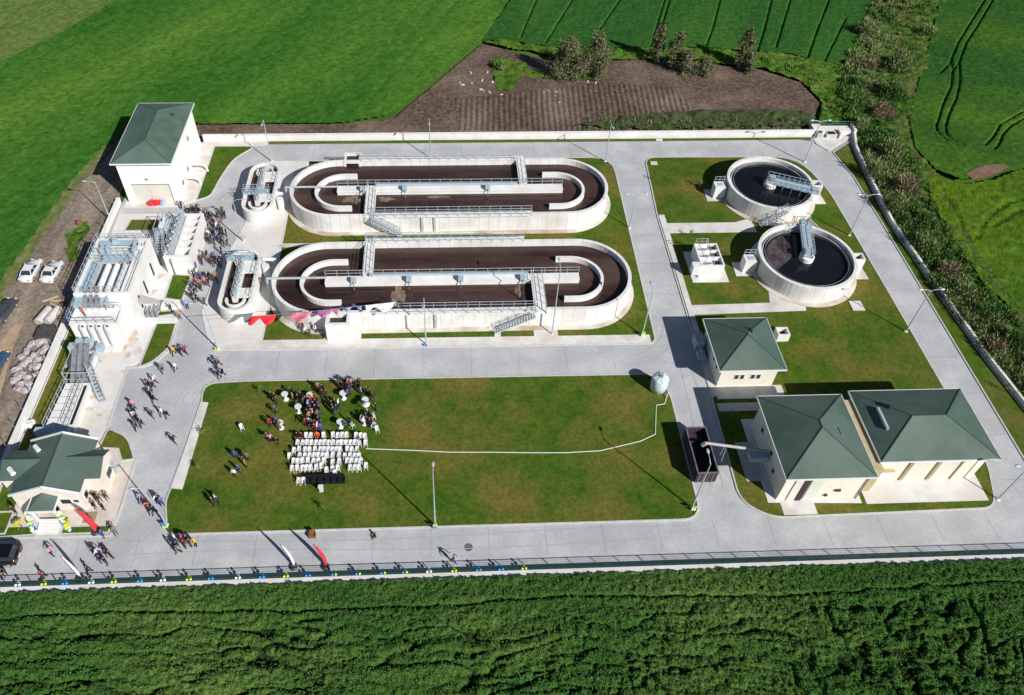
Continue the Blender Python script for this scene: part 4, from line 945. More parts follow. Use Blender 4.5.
for x, y in ((-45.5, 64.0), (-44.9, 64.7), (-43.8, 64.7), (-42.2, 63.9)):
    MB().box(x, y-.4, 2.3, x+.75, y+.4, 3.2).build('motor', M_blue, T)
b = MB()
for x, y in ((-45.4, 60.3), (-45.4, 63.6), (-42.4, 60.3), (-42.4, 63.6)): b.bar((x, y, .1), (x, y, 2.4), .1)
for z in (1.2, 2.4):
    b.bar((-45.4, 60.3, z), (-42.4, 60.3, z), .08); b.bar((-45.4, 63.6, z), (-42.4, 63.6, z), .08); b.bar((-45.4, 60.3, z), (-45.4, 63.6, z), .08); b.bar((-42.4, 60.3, z), (-42.4, 63.6, z), .08)
b.build('frame', M_galv, T)
MB().box(-43.0, 61.0, 1.1, -42.4, 63.4, 1.9).build('control_panel', M_trim, T)
stair(T, (-40.5, 57.6, .2), (-42.3, 61.0, 2.2), .7, 9)
T = thing('inlet_channel', 'narrow white inlet channel with handrails running down towards the gatehouse', 'channel', (-43.3, 57, 0))
b = MB(); b.add([(-45.6, 53.2, .1), (-42.3, 53.2, .1), (-42.3, 59.8, .1), (-45.2, 59.8, .1), (-45.6, 53.2, 1.1), (-42.3, 53.2, 1.1), (-42.3, 59.8, 1.1), (-45.2, 59.8, 1.1)], [(4, 5, 6, 7), (0, 1, 5, 4), (1, 2, 6, 5), (2, 3, 7, 6), (3, 0, 4, 7)]); b.build('channel_body', M_conc, T)
b = MB()
for x in (-44.4, -43.2): b.box(x, 53.6, 1.1, x+.07, 59.6, 1.13)
for y in np.arange(53.8, 59.6, 1.0): b.box(-45.3, y, 1.1, -43.2, y+.05, 1.12)
b.build('cover_joint', M_steel, T)
MB().box(-42.95, 53.8, 1.1, -42.6, 59.4, 1.106).build('opening', M_shadowed, T)
b = MB(); b.rail((-45.5, 53.4, 1.1), (-45.2, 59.7, 1.1), 1.0, 1.1, .05); b.rail((-43.2, 53.4, 1.1), (-43.2, 59.7, 1.1), 1.0, 1.1, .05); b.build('handrail', M_galv, T)
MB().box(-46.4, 52.6, .5, -42.6, 53.3, 1.5).build('screen_box', M_blue, T)
T = thing('platform', 'pale blue steel platform with railings along the wall outside the left tank', 'platform', (-47.7, 76, 0))
b = MB(); b.box(-48.2, 70.3, .9, -46.3, 84.0, 1.0); b.build('deck', M_blue, T)
b = MB(); b.rail((-48.2, 70.3, 1.0), (-48.2, 84, 1.0), 1.1, .9, .055); b.rail((-46.9, 70.3, 1.0), (-46.9, 84, 1.0), 1.1, .9, .05); b.build('handrail', M_blue, T)
b = MB()
for y in np.arange(71, 84, 1.6): b.bar((-48.1, y, 0), (-48.1, y, .9), .08)
b.build('leg', M_steel, T)
# low channel north of the screening tank
T = thing('blower_skid', 'low white concrete trench with grey grating above the left tank', 'trench', (-43.3, 83.3, 0))
b = MB(); b.wall([(-45.6, 82.0), (-41.0, 82.0), (-41.0, 84.6), (-45.6, 84.6)], .25, .1, 1.9, closed=True); b.build('trench_wall', M_conc, T)
MB().box(-45.5, 82.1, .2, -41.1, 84.5, 1.2).build('grating', M_steel, T)
MB().rail((-45.6, 84.6, 1.9), (-41.0, 84.6, 1.9), 1.0, 1.1, .05).build('handrail', M_galv, T)

# ---- two small oval tanks
def small_oval(label, x0, x1, y0, y1, flip):
    cx_ = (x0+x1)/2; rr = (x1-x0)/2; HW = 2.5
    T = thing('selector_tank', label, 'treatment tank', (cx_, (y0+y1)/2, 0))
    def st(off, n=18):
        P = []
        for k in range(n+1): a = PI*k/n; P.append((cx_+(rr+off)*math.cos(a), y1-rr+(rr+off)*math.sin(a)))
        for k in range(n+1): a = PI+PI*k/n; P.append((cx_+(rr+off)*math.cos(a), y0+rr+(rr+off)*math.sin(a)))
        return P
    MB().wall(st(-.2), .4, 0, HW, closed=True).build('outer_wall', M_conc, T)
    MB().prism(st(-.25), .2, 1.8).build('liquor', M_liq, T)
    MB().box(cx_-.4, y0+rr, .3, cx_+.25, y1-rr, HW).build('divider_wall', M_conc, T)
    MB().box(cx_+.25, y0+rr+1.2, .3, x1-.3, y1-rr-.8, HW-.02).build('deck', M_conc, T) if False else None
    MB().box(cx_+.25, y0+rr+.4, 2.2, x1-.25, y0+rr+2.0, HW-.003).build('cover_slab', M_conc, T); MB().box(cx_+.25, y1-rr-2.4, 2.2, x1-.25, y1-rr-.2, HW-.003).build('cover_slab', M_conc, T)
    for yy, s in ((y0+rr, -1), (y1-rr, 1)):
        P = [(cx_-rr*.52, yy-s*.3)]+[(cx_-rr*.52*math.cos(PI*k/10), yy+s*rr*.52*math.sin(PI*k/10)) for k in range(11)]+[(cx_+rr*.52, yy-s*.3)]
        MB().wall(P, .28, .3, HW-.05).build('guide_wall', M_conc, T)
    yb = (y0+rr+1.8) if flip else (y1-rr-.3)
    o = MB().box(x0-.1, yb, HW, x1-.9, yb+1.1, HW+.12).build('bridge', M_blue, T)
    b = MB(); b.rail((x0-.05, yb+.05, HW+.1), (x1-.95, yb+.05, HW+.1), 1.0, .8, .05); b.rail((x0-.05, yb+1.05, HW+.1), (x1-.95, yb+1.05, HW+.1), 1.0, .8, .05); b.build('handrail', M_blue, o)
    b = MB(); b.rail((cx_-.35, y0+rr, HW), (cx_-.35, y1-rr, HW), 1.0, 1.0, .05); b.rail((cx_+.2, y0+rr, HW), (cx_+.2, y1-rr, HW), 1.0, 1.0, .05); b.build('handrail', M_galv, T)
    for k in range(4):
        yy = y0+rr+.6+k*(y1-y0-2*rr-1.0)/3; MB().box(cx_-.3, yy, HW, cx_+.15, yy+.6, HW+.7).build('mixer_drive', M_blue, T)
    b = MB(); b.lathe((x1+.7, yb-.6, 0), [(.5, 0), (.5, 2.2), (.001, 2.2)], 16); b.build('standpipe', M_conc, T)
    b = MB(); b.tube([(x1, yb+1.2, 1.7), (x1+1.0, yb+1.2, 1.7), (x1+1.8, yb+1.2, 1.5)], .28); b.build('pipe', M_conc, T)
    MB().rail((x1-.1, y0+rr, HW), (x1-.1, y1-rr, HW), 1.0, 1.0, .045).build('handrail', M_galv, T)
    return T
small_oval('upper of the two small oval concrete tanks between the crowd and long tanks', -29.6, -25.0, 89.4, 101.6, True)
small_oval('lower of the two small oval concrete tanks, with the red banner beside it', -29.4, -25.0, 69.8, 81.6, False)

# ================================================================== LAMP POSTS
def lamp(base, top, label, heads=2, h=None, arm=1.1, ball=None):
    B = g(*base)
    if h is None:
        best = (9e9, 8)
        for k in range(100, 1200, 5):
            z = k/100; v = Vector((B.x, B.y, z))-Vector((0, 0, CAM_H)); x = CX+CAM_F*v.dot(CR)/-v.dot(CB); y = CY-CAM_F*v.dot(CU)/-v.dot(CB)
            d = math.hypot(x-top[0], y-top[1])
            if d < best[0]: best = (d, z)
        h = best[1]
    T = thing('street_lamp', label, 'street lamp', (B.x, B.y, 0), 'street lamps around the site')
    MB().tube([(B.x, B.y, .05), (B.x, B.y, h*.5), (B.x, B.y, h)], [.10, .075, .05], 8).build('pole', M_galv, T)
    MB().box(B.x-.2, B.y-.2, .05, B.x+.2, B.y+.2, .22).build('base', M_conc, T)
    dirs = [(-1, 0), (1, 0)] if heads == 2 else [(heads[0], heads[1])]
    for dx, dy in dirs:
        a = MB().tube([(B.x, B.y, h-.25), (B.x+dx*arm*.4, B.y+dy*arm*.4, h+.02), (B.x+dx*arm, B.y+dy*arm, h+.1)], .04, 6).build('arm', M_galv, T)
        c = Vector((B.x+dx*(arm+.3), B.y+dy*(arm+.3), h+.1))
        b = MB(); b.ball((0, 0, 0), .34, 10, .35); b.v = [(c.x+x*(1.0 if dx else .5), c.y+y*(1.0 if dy else .5), c.z+z) for x, y, z in b.v]; b.build('lamp_head', M_galv, a)
    if ball:
        for i, mt in enumerate(ball):
            b = MB()
            for k in range(4): b.ball((B.x-.15+.26*(k % 2), B.y-.35-.02*k, .35+i*.5+.20*(k//2)), .115, 8)
            o = b.build('balloon_bunch', mt)
            tag(o, '%s balloon bunch tied to the foot of the %s' % ({M_yel: 'yellow', M_blub: 'blue', M_whb: 'white'}[mt], ball_place), 'balloons')
    return T, h
LP = [((849, 236), (869, 195), 'double headed lamp post beside the right road, level with the round tanks', 2),
      ((905.4, 332), (932.5, 290.6), 'double headed lamp post on the lawn edge of the right road, middle of it', 2),
      ((997.3, 499.8), (1030, 466), 'lamp post at the lower right corner of the right hall plot', 2),
      ((804.5, 162.4), (821, 121), 'double headed lamp post in the upper right bend of the road', 2),
      ((272, 162), (264.8, 119.8), 'lamp post on the back road nearest the tall building', (0, -1)),
      ((430.5, 158), (429.4, 118.9), 'lamp post behind the middle of the upper long tank', (0, -1)),
      ((605.1, 162), (612.2, 123), 'lamp post behind the right end of the upper long tank', (0, -1)),
      ((551.9, 335), (558.4, 266.3), 'tall lamp post in front of the lower long tank, near its stair', (0, 1)),
      ((426, 345), (423.3, 298), 'lamp post on the path in front of the lower long tank, at its middle', (0, -1)),
      ((111.4, 222), (96, 181), 'lamp post by the left wall below the tall building', (-1, 0)),
      ((167, 526), (144, 490), 'lamp post on the corner of the road by the gatehouse', (-1, 0)),
      ((435.2, 526.4), (434.1, 477), 'lamp post at the bottom edge of the large front lawn', (0, 1)),
      ((629.3, 228.3), (635, 194), 'double headed lamp post right of the upper long tank on the middle road', 2),
      ((642, 335.5), (651.5, 291), 'lamp post at the middle crossroads beside the lower long tank', (0, 1)),
      ((691.8, 508.4), (705, 461), 'lamp post at the lower right corner of the front lawn', (0, 1)),
      ((218.2, 349.5), (208.3, 302), 'lamp post at the corner below the small oval tank and red banner', (-1, 0)),
      ((243.8, 242.3), (236, 199), 'lamp post between the two small oval tanks', 2)]
BALLS = {8: ('lamp post by the lower long tank', [M_blub]), 10: ('gatehouse lamp post', [M_yel, M_blub]), 11: ('front lawn lamp post', [M_blub, M_yel]),
         13: ('crossroads lamp post', [M_whb, M_yel]), 14: ('lamp post at the lawn corner', [M_whb, M_yel]), 15: ('lamp post below the red banner', [M_yel])}
LH = {}
for i, (ba, tp, lb, hd) in enumerate(LP):
    ball_place = BALLS[i][0] if i in BALLS else ''
    LH[i] = lamp(ba, tp, lb, hd, ball=BALLS[i][1] if i in BALLS else None)

# ================================================================== BANNERS ON A ROPE
p0 = g(213, 328, 0); A0 = Vector((LH[15][0].location.x, LH[15][0].location.y, 5.6)); A1 = Vector((-6.0, 68.6, 5.0))
rope = MB().tube([A0, A0.lerp(A1, .3)-Vector((0, 0, .25)), A0.lerp(A1, .6)-Vector((0, 0, .3)), A1], .03, 5)
tag(rope.build('rope', M_steel), 'thin rope stretched from the lamp post across the lower long tank holding the flags', 'rope')
def cloth(name, a, b_, drop, m, label, cat, wob=.35, seed=0, marks=None, group=None, sway=(0, 0)):
    a = Vector(a); b_ = Vector(b_); nx, ny = 22, 10; V = []; F = []
    d = (b_-a); n_ = Vector((-d.y, d.x, 0)).normalized()
    for j in range(ny+1):
        for i in range(nx+1):
            u, v = i/nx, j/ny
            z = -drop*v*(1-.35*abs(math.sin(u*2.2+seed)))
            p = a+d*(u+.04*v*math.sin(seed+u*5))+n_*wob*v*math.sin(u*9+seed*1.7+v*2)+Vector((sway[0]*v, sway[1]*v, z))
            V.append(tuple(p))
    for j in range(ny):
        for i in range(nx): q = j*(nx+1)+i; F.append((q, q+1, q+nx+2, q+nx+1))
    mb = MB(); mb.add(V, F); o = mb.build(name, m, smooth=True)
    md = o.modifiers.new('thickness', 'SOLIDIFY'); md.thickness = .02
    return tag(o, label, cat, group) if label else o
def along(t): return A0.lerp(A1, t)-Vector((0, 0, .3*math.sin(PI*t)))
T1 = cloth('flag', along(.22), along(.35), .75, M_red, 'large red flag hanging from the rope beside the small oval tank', 'flag', .6, 1.0, sway=(-.5, -.5))
cloth('flag', along(.43), along(.54), .6, M_pinkc, 'pink and red flag on the rope, left of the purple one', 'flag', .5, 2.1, sway=(-.5, -.9))
cloth('flag', along(.57), along(.68), .7, mat('purple_cloth', (.30, .10, .30), (.55, .20, .35), 1.5, .8), 'purple pink flag on the rope beside the blue flag', 'flag', .5, 3.3, sway=(-.3, -.4))
cloth('flag', along(.69), along(.80), 1.1, M_bluec, 'pale blue flag on the rope over the lower long tank', 'flag', .6, .4, sway=(0, .7))
cloth('flag', along(.82), along(.99), 1.0, M_whitec, 'white flag at the right end of the rope over the long tank', 'flag', .45, 1.8, sway=(0, -.2))
MB().tube([(-26.6, 67.3, .1), (-26.6, 67.3, .2)], .1)

# feather flags ----------------------------------------------------
def feather(base, m, label, lean=(-.35, .25), h=3.8, marks=None, wk=.8):
    x, y = base; T = thing('feather_flag', label, 'banner', (x, y, 0), 'tall feather banners')
    pts = [Vector((x+lean[0]*t*t*2.2, y+lean[1]*t*t*2.2, .1+h*t)) for t in [i/12 for i in range(13)]]
    MB().tube(pts, .035, 6).build('pole', M_dark, T)
    MB().lathe((x, y, .06), [(.42, 0), (.42, .16), (.3, .26), (.001, .28)], 18).build('base', M_dark, T)
    dx, dy = .64, .30; V = []; F = []
    for i, p in enumerate(pts):
        t = i/12; wd = wk*math.sin(PI*min(1, .12+t*.88))**.6 if t > .12 else .25
        V += [tuple(p), (p.x+dx*wd, p.y+dy*wd, p.z-.12*wd)]
    for i in range(1, 12): F.append((2*i, 2*i+1, 2*i+3, 2*i+2))
    b = MB(); b.add(V, F); o = b.build('cloth', m, T); md = o.modifiers.new('thickness', 'SOLIDIFY'); md.thickness = .02
    return T
feather((-15.8, 36.4), M_whitec, 'white and blue feather banner by the bottom fence, left of the red one', wk=.4)
feather((-12.6, 36.3), M_red, 'slim red feather banner standing by the bottom fence', wk=.5)
feather((-36.7, 35.9), M_whitec, 'white feather banner by the bottom fence nearest the gatehouse', wk=.4)
feather((-36.6, 40.8), M_red, 'red feather banner on the grass beside the gatehouse terrace', lean=(-.5, .3))
# crescent and star on the red gatehouse banner, on the cloth
def crescent(o_, c, r, ux, uy):
    b = MB(); P = []
    c = Vector(c); ux = Vector(ux).normalized(); uy = Vector(uy).normalized()
    A = [c+ux*r*math.cos(a)+uy*r*math.sin(a) for a in [R(40)+R(280)*k/14 for k in range(15)]]
    B_ = [c+ux*(r*.25+r*.8*math.cos(a))+uy*r*.8*math.sin(a) for a in [R(48)+R(264)*k/14 for k in range(15)]]
    for k in range(14): b.add([A[k], A[k+1], B_[k+1], B_[k]], [(0, 1, 2, 3)])
    s = c+ux*r*1.15; S = [s+(ux*math.cos(2*PI*k/10)+uy*math.sin(2*PI*k/10))*(r*.42 if k % 2 == 0 else r*.17) for k in range(10)]
    b.add(S+[s], [(k, (k+1) % 10, 10) for k in range(10)])
    return b.build('emblem', M_whb, o_)

# ================================================================== BALLOONS ON THE FENCE
xs_px = [-8, 18, 44, 65, 91.5, 114, 140, 163, 189, 211, 238, 262, 286, 308, 334, 358, 383, 405, 429, 454, 478.5, 501, 524]
seq = 'bwybwybwybwybwyyygwybyx'
colr = list('bwybwybwybwyb')+['y', 'm', 'm', 'y', 'm', 'w', 'y', 'b', 'y']
names = {'b': 'blue', 'w': 'white', 'y': 'yellow', 'm': 'blue and yellow'}
cnt = {}
cols = []
for k, x in enumerate(xs_px):
    c = ['b', 'w', 'y', 'b', 'w', 'y', 'b', 'w', 'y', 'b', 'w', 'b', 'y', 'b', 'm', 'm', 'm', 'm', 'w', 'y', 'b', 'b', 'y'][k]
    cols.append(c)
tot = {c: cols.count(c) for c in 'bwym'}
BM = {'b': (M_blub, M_blub), 'w': (M_whb, M_whb), 'y': (M_yel, M_yel), 'm': (M_blub, M_yel)}
for x, c in zip(xs_px, cols):
    i = cnt.get(c, 0); cnt[c] = i+1
    p = g(x, 582-.0325*(x-100)-(0 if x > 40 else 0), .95); X = p.x; Y = 35.10
    mb = MB(); mb.mi = 0
    for k, (dx, dz) in enumerate(((-.18, .0), (.18, .02), (0, .17), (0, -.17))):
        mb.mi = 0 if k % 2 == 0 else 1
        mb.ball((X+dx, Y+.02*k-.1+(.26 if k > 1 else 0), 1.0+dz), .135, 10)
    o = mb.build('balloon_cluster', list(BM[c]), smooth=True)
    tag(o, '%s balloon cluster on the bottom fence, %s' % (names[c], nth(i, tot[c]) + (' of its colour' if i in (0, tot[c]-1) else ' of its colour from the left')), 'balloons', 'balloon clusters along the fence')

# ================================================================== THINGS ON THE RIGHT
T = thing('water_tank', 'pale blue round water tank standing at the corner of the front lawn', 'water tank', (25.6, 57.7, 0))
M_tank = mat('pale_tank', (.50, .62, .64), (.58, .69, .70), 1.5, .5)
MB().lathe((25.6, 57.75, 0), [(.85, .25), (.95, .3), (1.02, 1.2), (.98, 2.3), (.9, 2.42), (.2, 2.62), (.001, 2.62)], 28).build('tank_body', M_tank, T, True)
b = MB(); b.lathe((25.6, 57.75, 2.55), [(.26, 0), (.26, .16), (.001, .18)], 14); b.build('lid', M_steel, T)
b = MB()
for k in range(8): a = 2*PI*k/8; b.bar((25.6+.2*math.cos(a), 57.75+.2*math.sin(a), 2.65), (25.6+.95*math.cos(a), 57.75+.95*math.sin(a), 2.44), .05)
b.build('rib', M_trim, T)
MB().lathe((25.6, 57.75, .06), [(.8, 0), (.8, .22)], 20).build('stand', M_dark, T)
b = MB(); b.tube([(26.3, 57.0, .1), (26.6, 56.6, .9), (26.4, 56.4, .2), (26.0, 55.5, .16)]+[(x, y, .17) for x, y in gg([(656, 406), (655.5, 420), (655, 435), (640, 442), (600, 451.5), (565, 453.5), (530, 453.5), (490, 453), (450, 453), (410, 451), (366, 449.5)])], .055, 6)
tag(b.build('hose', M_hose), 'long pale hose lying across the lawn from the water tank to the chairs', 'hose')
T = thing('waste_container', 'open dark brown waste container on the road beside the larger hall', 'container', (28.2, 47.5, 0))
b = MB(); x0, x1, y0, y1, h = 27.1, 29.3, 44.7, 50.6, 2.15
b.wall([(x0, y0), (x1, y0), (x1, y1), (x0, y1)], .1, .3, h, closed=True); b.box(x0, y0, .25, x1, y1, .35)
b.build('skip_body', M_rust, T)
b = MB()
for y in np.arange(y0+.3, y1, .75):
    for x in (x0-.08, x1+.02): b.box(x, y, .3, x+.06, y+.12, h-.1)
for x in np.arange(x0+.2, x1, .5): b.box(x, y0-.09, .3, x+.12, y0-.04, h-.1)
b.box(x0-.1, y0-.1, h, x1+.1, y0+.05, h+.08); b.box(x0-.1, y1-.05, h, x1+.1, y1+.1, h+.08); b.box(x0-.1, y0, h, x0+.05, y1, h+.08); b.box(x1-.05, y0, h, x1+.1, y1, h+.08)
b.build('rib', mat('grey_brown_steel', (.12, .10, .12), (.20, .17, .18), 1.5, .7), T)
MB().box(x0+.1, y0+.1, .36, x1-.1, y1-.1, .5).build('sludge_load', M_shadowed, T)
MB().box(x0+.2, y1-1.1, .5, x1-.3, y1-.2, 1.3).build('sludge_load', M_rust, T)
for x in (x0+.2, x1-.4):
    for y in (y0+.5, y1-.6): MB().tube([(x, y, .22), (x+.2, y, .22)], .17, 12).build('wheel', M_dark, T)
T = thing('conveyor', 'grey sludge conveyor reaching from the hall over the waste container', 'conveyor', (31.5, 47.2, 0))
MB().tube([(35.5, 46.9, 2.6), (28.3, 47.7, 3.4)], .17, 10).build('tube', mat('conveyor_grey', (.36, .35, .35), (.46, .45, .44), 2, .6), T)
MB().tube([(28.4, 47.7, 3.35), (28.1, 47.75, 2.9)], .24, 10).build('outlet', M_galv, T)
b = MB(); b.bar((30.6, 47.0, .1), (30.6, 47.2, 3.0), .1); b.bar((30.6, 47.8, .1), (30.6, 47.6, 3.0), .1); b.build('support', M_steel, T)
MB().box(33.3, 46.2, 1.6, 35.4, 47.2, 2.3).build('drive_box', M_blue, T)

# ================================================================== LEFT OUTSIDE: VEHICLES AND RUBBLE
def car(x, y, rz, col, label, L=4.3, W=1.72, H=1.42, wagon=False, group=None):
    T = thing('parked_car' if not wagon else 'parked_van', label, 'car', (0, 0, 0), group); hl = L/2; hw = W/2
    # side profile of body (front = +Y)
    prof = [(-hl, .42), (-hl, .78), (-hl+.08, .92), (-hl+.85, .98), (hl-1.25, .95), (hl-.25, .80), (hl, .62), (hl, .40), (hl-.1, .28), (-hl+.1, .28)]
    if wagon: prof = [(-hl, .42), (-hl, .95), (-hl+.08, 1.05), (-hl+.85, 1.08), (hl-1.25, 1.05), (hl-.25, .92), (hl, .70), (hl, .40), (hl-.1, .28), (-hl+.1, .28)]
    n = len(prof); rings = [(-hw, .86, 0), (-hw+.03, 1, 0), (-.0, 1, .04), (hw-.03, 1, 0), (hw, .86, 0)]
    V = []; F = []
    for xx, sc, up in rings:
        for py, pz in prof: V.append((xx, py*(.97 if sc < 1 else 1), (pz-.6)*sc+.6+(up if pz > .7 else 0)))
    for i in range(4):
        for k in range(n): F.append((i*n+k, i*n+(k+1) % n, (i+1)*n+(k+1) % n, (i+1)*n+k))
    F.append(tuple(range(n))[::-1]); F.append(tuple(4*n+k for k in range(n)))
    b = MB(); b.add(V, F); b.build('body', col, T, True)
    zb = 1.06 if wagon else .95
    rear = -hl+(.15 if wagon else .75); fr = hl-1.15
    lo = [(-hw+.08, rear, zb), (hw-.08, rear, zb), (hw-.08, fr, zb), (-hw+.08, fr, zb)]
    hi = [(-hw+.26, rear+(.25 if wagon else .5), H), (hw-.26, rear+(.25 if wagon else .5), H), (hw-.26, fr-.75, H), (-hw+.26, fr-.75, H)]
    b = MB(); b.add(lo+hi, [(0, 1, 5, 4), (1, 2, 6, 5), (2, 3, 7, 6), (3, 0, 4, 7)]); b.build('windows', M_glass, T)
    t = [(x_*1.0, y_, z_+.03) for x_, y_, z_ in hi]
    b = MB(); b.add([(x_*1.03, y_, z_-.02) for x_, y_, z_ in hi]+[(x_*.97, y_, z_+.05) for x_, y_, z_ in hi], [(4, 5, 6, 7), (0, 1, 5, 4), (1, 2, 6, 5), (2, 3, 7, 6), (3, 0, 4, 7)]); rf = b.build('roof', col, T)
    for i in range(4): MB().bar(lo[i], hi[i], .09).build('pillar', col, rf)
    for sx in (-1, 1): MB().bar((sx*(hw-.1), (rear+fr)/2, zb), (sx*(hw-.27), (rear+fr)/2, H), .08).build('pillar', col, rf)
    for sx in (-1, 1):
        for yy in (-hl+.8, hl-.85):
            MB().tube([(sx*(hw-.16), yy, .31), (sx*(hw+.01), yy, .31)], .31, 14).build('wheel', M_dark, T)
            MB().tube([(sx*(hw+.005), yy, .31), (sx*(hw+.02), yy, .31)], .17, 10).build('rim', M_galv, T.children[-1])
        MB().box(sx*(hw-.33)-.17, hl-.1, .58, sx*(hw-.33)+.17, hl+.02, .74).build('headlight', M_whb, T)
        MB().box(sx*(hw-.25)-.14, -hl-.02, .66, sx*(hw-.25)+.14, -hl+.06, .84).build('tail_light', M_red, T)
        MB().box(sx*(hw+.07)-.08, fr-.25, zb-.02, sx*(hw+.07)+.08, fr-.1, zb+.12).build('mirror', col, T)
    MB().box(-.26, -hl-.02, .5, .26, -hl+.02, .62).build('number_plate', M_whb, T)
    T.location = (x, y, .1); T.rotation_euler = (0, 0, rz)
    return T
# children built at parent's location (0,0,0) keep their local offsets
CW = mat('white_car_paint', (.72, .73, .75), rough=.3, spec=.5); CG = mat('dark_grey_car_paint', (.06, .065, .075), rough=.3, spec=.5)
CB_ = mat('blue_car_paint', (.04, .09, .17), rough=.3, spec=.5); CK = mat('black_car_paint', (.006, .006, .008), rough=.15, spec=.6)
GC = 'cars parked on the dirt track'
car(-56.3, 79.8, R(-2), CW, 'white saloon car on the dirt track, the left of the two white cars', group=GC)
car(-53.4, 79.5, R(-4), CW, 'white saloon car on the dirt track, the right of the two white cars', L=4.0, group=GC)
car(-57.1, 72.3, R(-8), CG, 'dark grey hatchback car on the dirt track below the white cars', L=4.4, group=GC)
car(-58.1, 69.0, R(-8), mat('silver_car_paint', (.30, .36, .42), rough=.3), 'grey blue car cut by the left edge of the picture, above the blue car', group=GC)
car(-54.9, 63.2, R(-10), CB_, 'dark blue car at the left edge beside the rubble heap', group=GC)
car(-45.8, 38.3, R(90), CK, 'black estate car on the entrance road below the gatehouse', L=5.2, W=1.95, H=1.6, wagon=True)
# rubble sacks, pipes and timber outside the wall
M_sack = mat('pinkish_sack', (.32, .295, .29), (.50, .455, .45), 2.2, .95, .05, 5)
def lump(name, x, y, z, rx, ry, rz_, m, seed):
    rs = random.Random(seed); bm = bmesh.new(); bmesh.ops.create_icosphere(bm, subdivisions=2, radius=1)
    for v in bm.verts: f = 1+rs.uniform(-.26, .22); v.co = Vector((v.co.x*rx*f, v.co.y*ry*f, max(-.5*rz_, v.co.z*rz_*f)))
    me = bpy.data.meshes.new(name); bm.to_mesh(me); bm.free(); me.materials.append(m)
    o = bpy.data.objects.new(name, me); COL.objects.link(o); o.location = (x, y, z); o.rotation_euler = (0, 0, rs.uniform(0, 3)); return o
sk = [(162, 462), (185, 455), (190, 480), (170, 500), (130, 470), (108, 500), (140, 515), (120, 530), (150, 535), (175, 525), (100, 545), (130, 560), (150, 560), (75, 600), (95, 590), (110, 605), (60, 615), (90, 630), (115, 630), (80, 650), (105, 655), (70, 570), (155, 590), (90, 520)]
rowsort = sorted(sk, key=lambda p: (p[1], p[0]))
for i, (a, c) in enumerate(rowsort):
    p = g(a/4.09, 230+c/4.09, .35)
    o = lump('sack', p.x, p.y, .42, .5+.2*(i % 3)*.5, .40+.12*(i % 2), .38, M_sack, i)
    tag(o, 'pinkish white sack in the heap outside the left wall, %s from the top' % (ORD[i+1] if i else 'nearest'), 'sack', 'sacks heaped outside the left wall')
for i, (a, c) in enumerate([(185, 352), (222, 352)]):
    p = g(a/4.09, 230+c/4.09, .5); b = MB(); b.tube([(p.x-.5, p.y-1.2, .62), (p.x+.2, p.y+1.2, .62)], .55, 14)
    tag(b.build('concrete_pipe', mat('pale_pipe_concrete', (.46, .43, .42), (.58, .55, .53), 2, .9)), 'pale concrete pipe lying outside the left wall, the %s of the pair' % ('left' if i == 0 else 'right'), 'pipe', 'pipes outside the left wall')
p = g(195/4.09, 230+428/4.09, .3); T = thing('skip', 'dark low skip box between the pipes and the sacks outside the left wall', 'skip', (p.x, p.y, 0))
b = MB(); b.box(p.x-1.2, p.y-.9, .1, p.x+1.1, p.y+.8, .9); b.box(p.x-1.0, p.y+.8, .1, p.x+.9, p.y+1.1, 1.0); b.build('box', mat('dark_bitumen', (.05, .05, .055), (.09, .085, .08), 2, .8), T)
for i, (a, c, d_) in enumerate([(205, 280, 30), (215, 300, 50), (240, 292, 0), (255, 305, 70), (232, 318, -30)]):
    p = g(a/4.09, 230+c/4.09, .2); b = MB(); b.box(p.x-1.0, p.y-.12, .08+.1*i, p.x+1.0, p.y+.14, .2+.1*i, rz=R(d_))
    tag(b.build('timber', mat('timber%d' % (i % 2), [(.45, .36, .24), (.22, .13, .10)][i % 2], [(.5, .42, .3), (.3, .18, .13)][i % 2], 2, .9)), ['pale plank', 'dark reddish board', 'long pale beam', 'brown board', 'short pale plank'][i]+' in the timber pile above the concrete pipes', 'timber', 'timber piled outside the left wall')
p = g(80, 223.5, .2); tag(lump('barrel', p.x, p.y, .4, .45, .45, .5, mat('rusty', (.20, .07, .04), (.3, .12, .07), 3, .8), 99), 'rusty brown drum on the dirt track near the green weeds', 'drum')
p = g(26, 419, .2)
# small litter bin and pale heap by the gatehouse
p = g(30, 425, .1); o = lump('rubble', p.x, p.y, .35, .6, .7, .35, M_conc, 5); tag(o, 'small pale heap of rubble on grass inside the left wall', 'rubble')
b = MB(); p = g(30.5, 430.5, .1); b.lathe((p.x, p.y, .14), [(.42, 0), (.42, .12), (.2, .12), (.2, 0)], 16); tag(b.build('tyre', M_dark), 'black tyre lying on shaded grass behind the gatehouse', 'tyre')
b = MB(); p = g(178, 200.5, .1); b.lathe((p.x, p.y, .18), [(.42, 0), (.42, .14), (.2, .14), (.2, 0)], 16); tag(b.build('tyre', M_dark), 'black tyre lying by the corner of the tall building', 'tyre')
# red and blue banner bundle at the tall building door
T = thing('flag_bundle', 'red, white and blue flags draped on the step of the tall building', 'flags', (-42.8, 94.2, 0))
for dx, m in ((-.9, M_red), (0, M_red), (.85, M_bluec)):
    c = lump('flag_cloth', -42.8+dx, 94.3, .55, .62, .35, .55, m, int(dx*10)+20); c.parent = T; c.location = c.location-Vector(T.location)

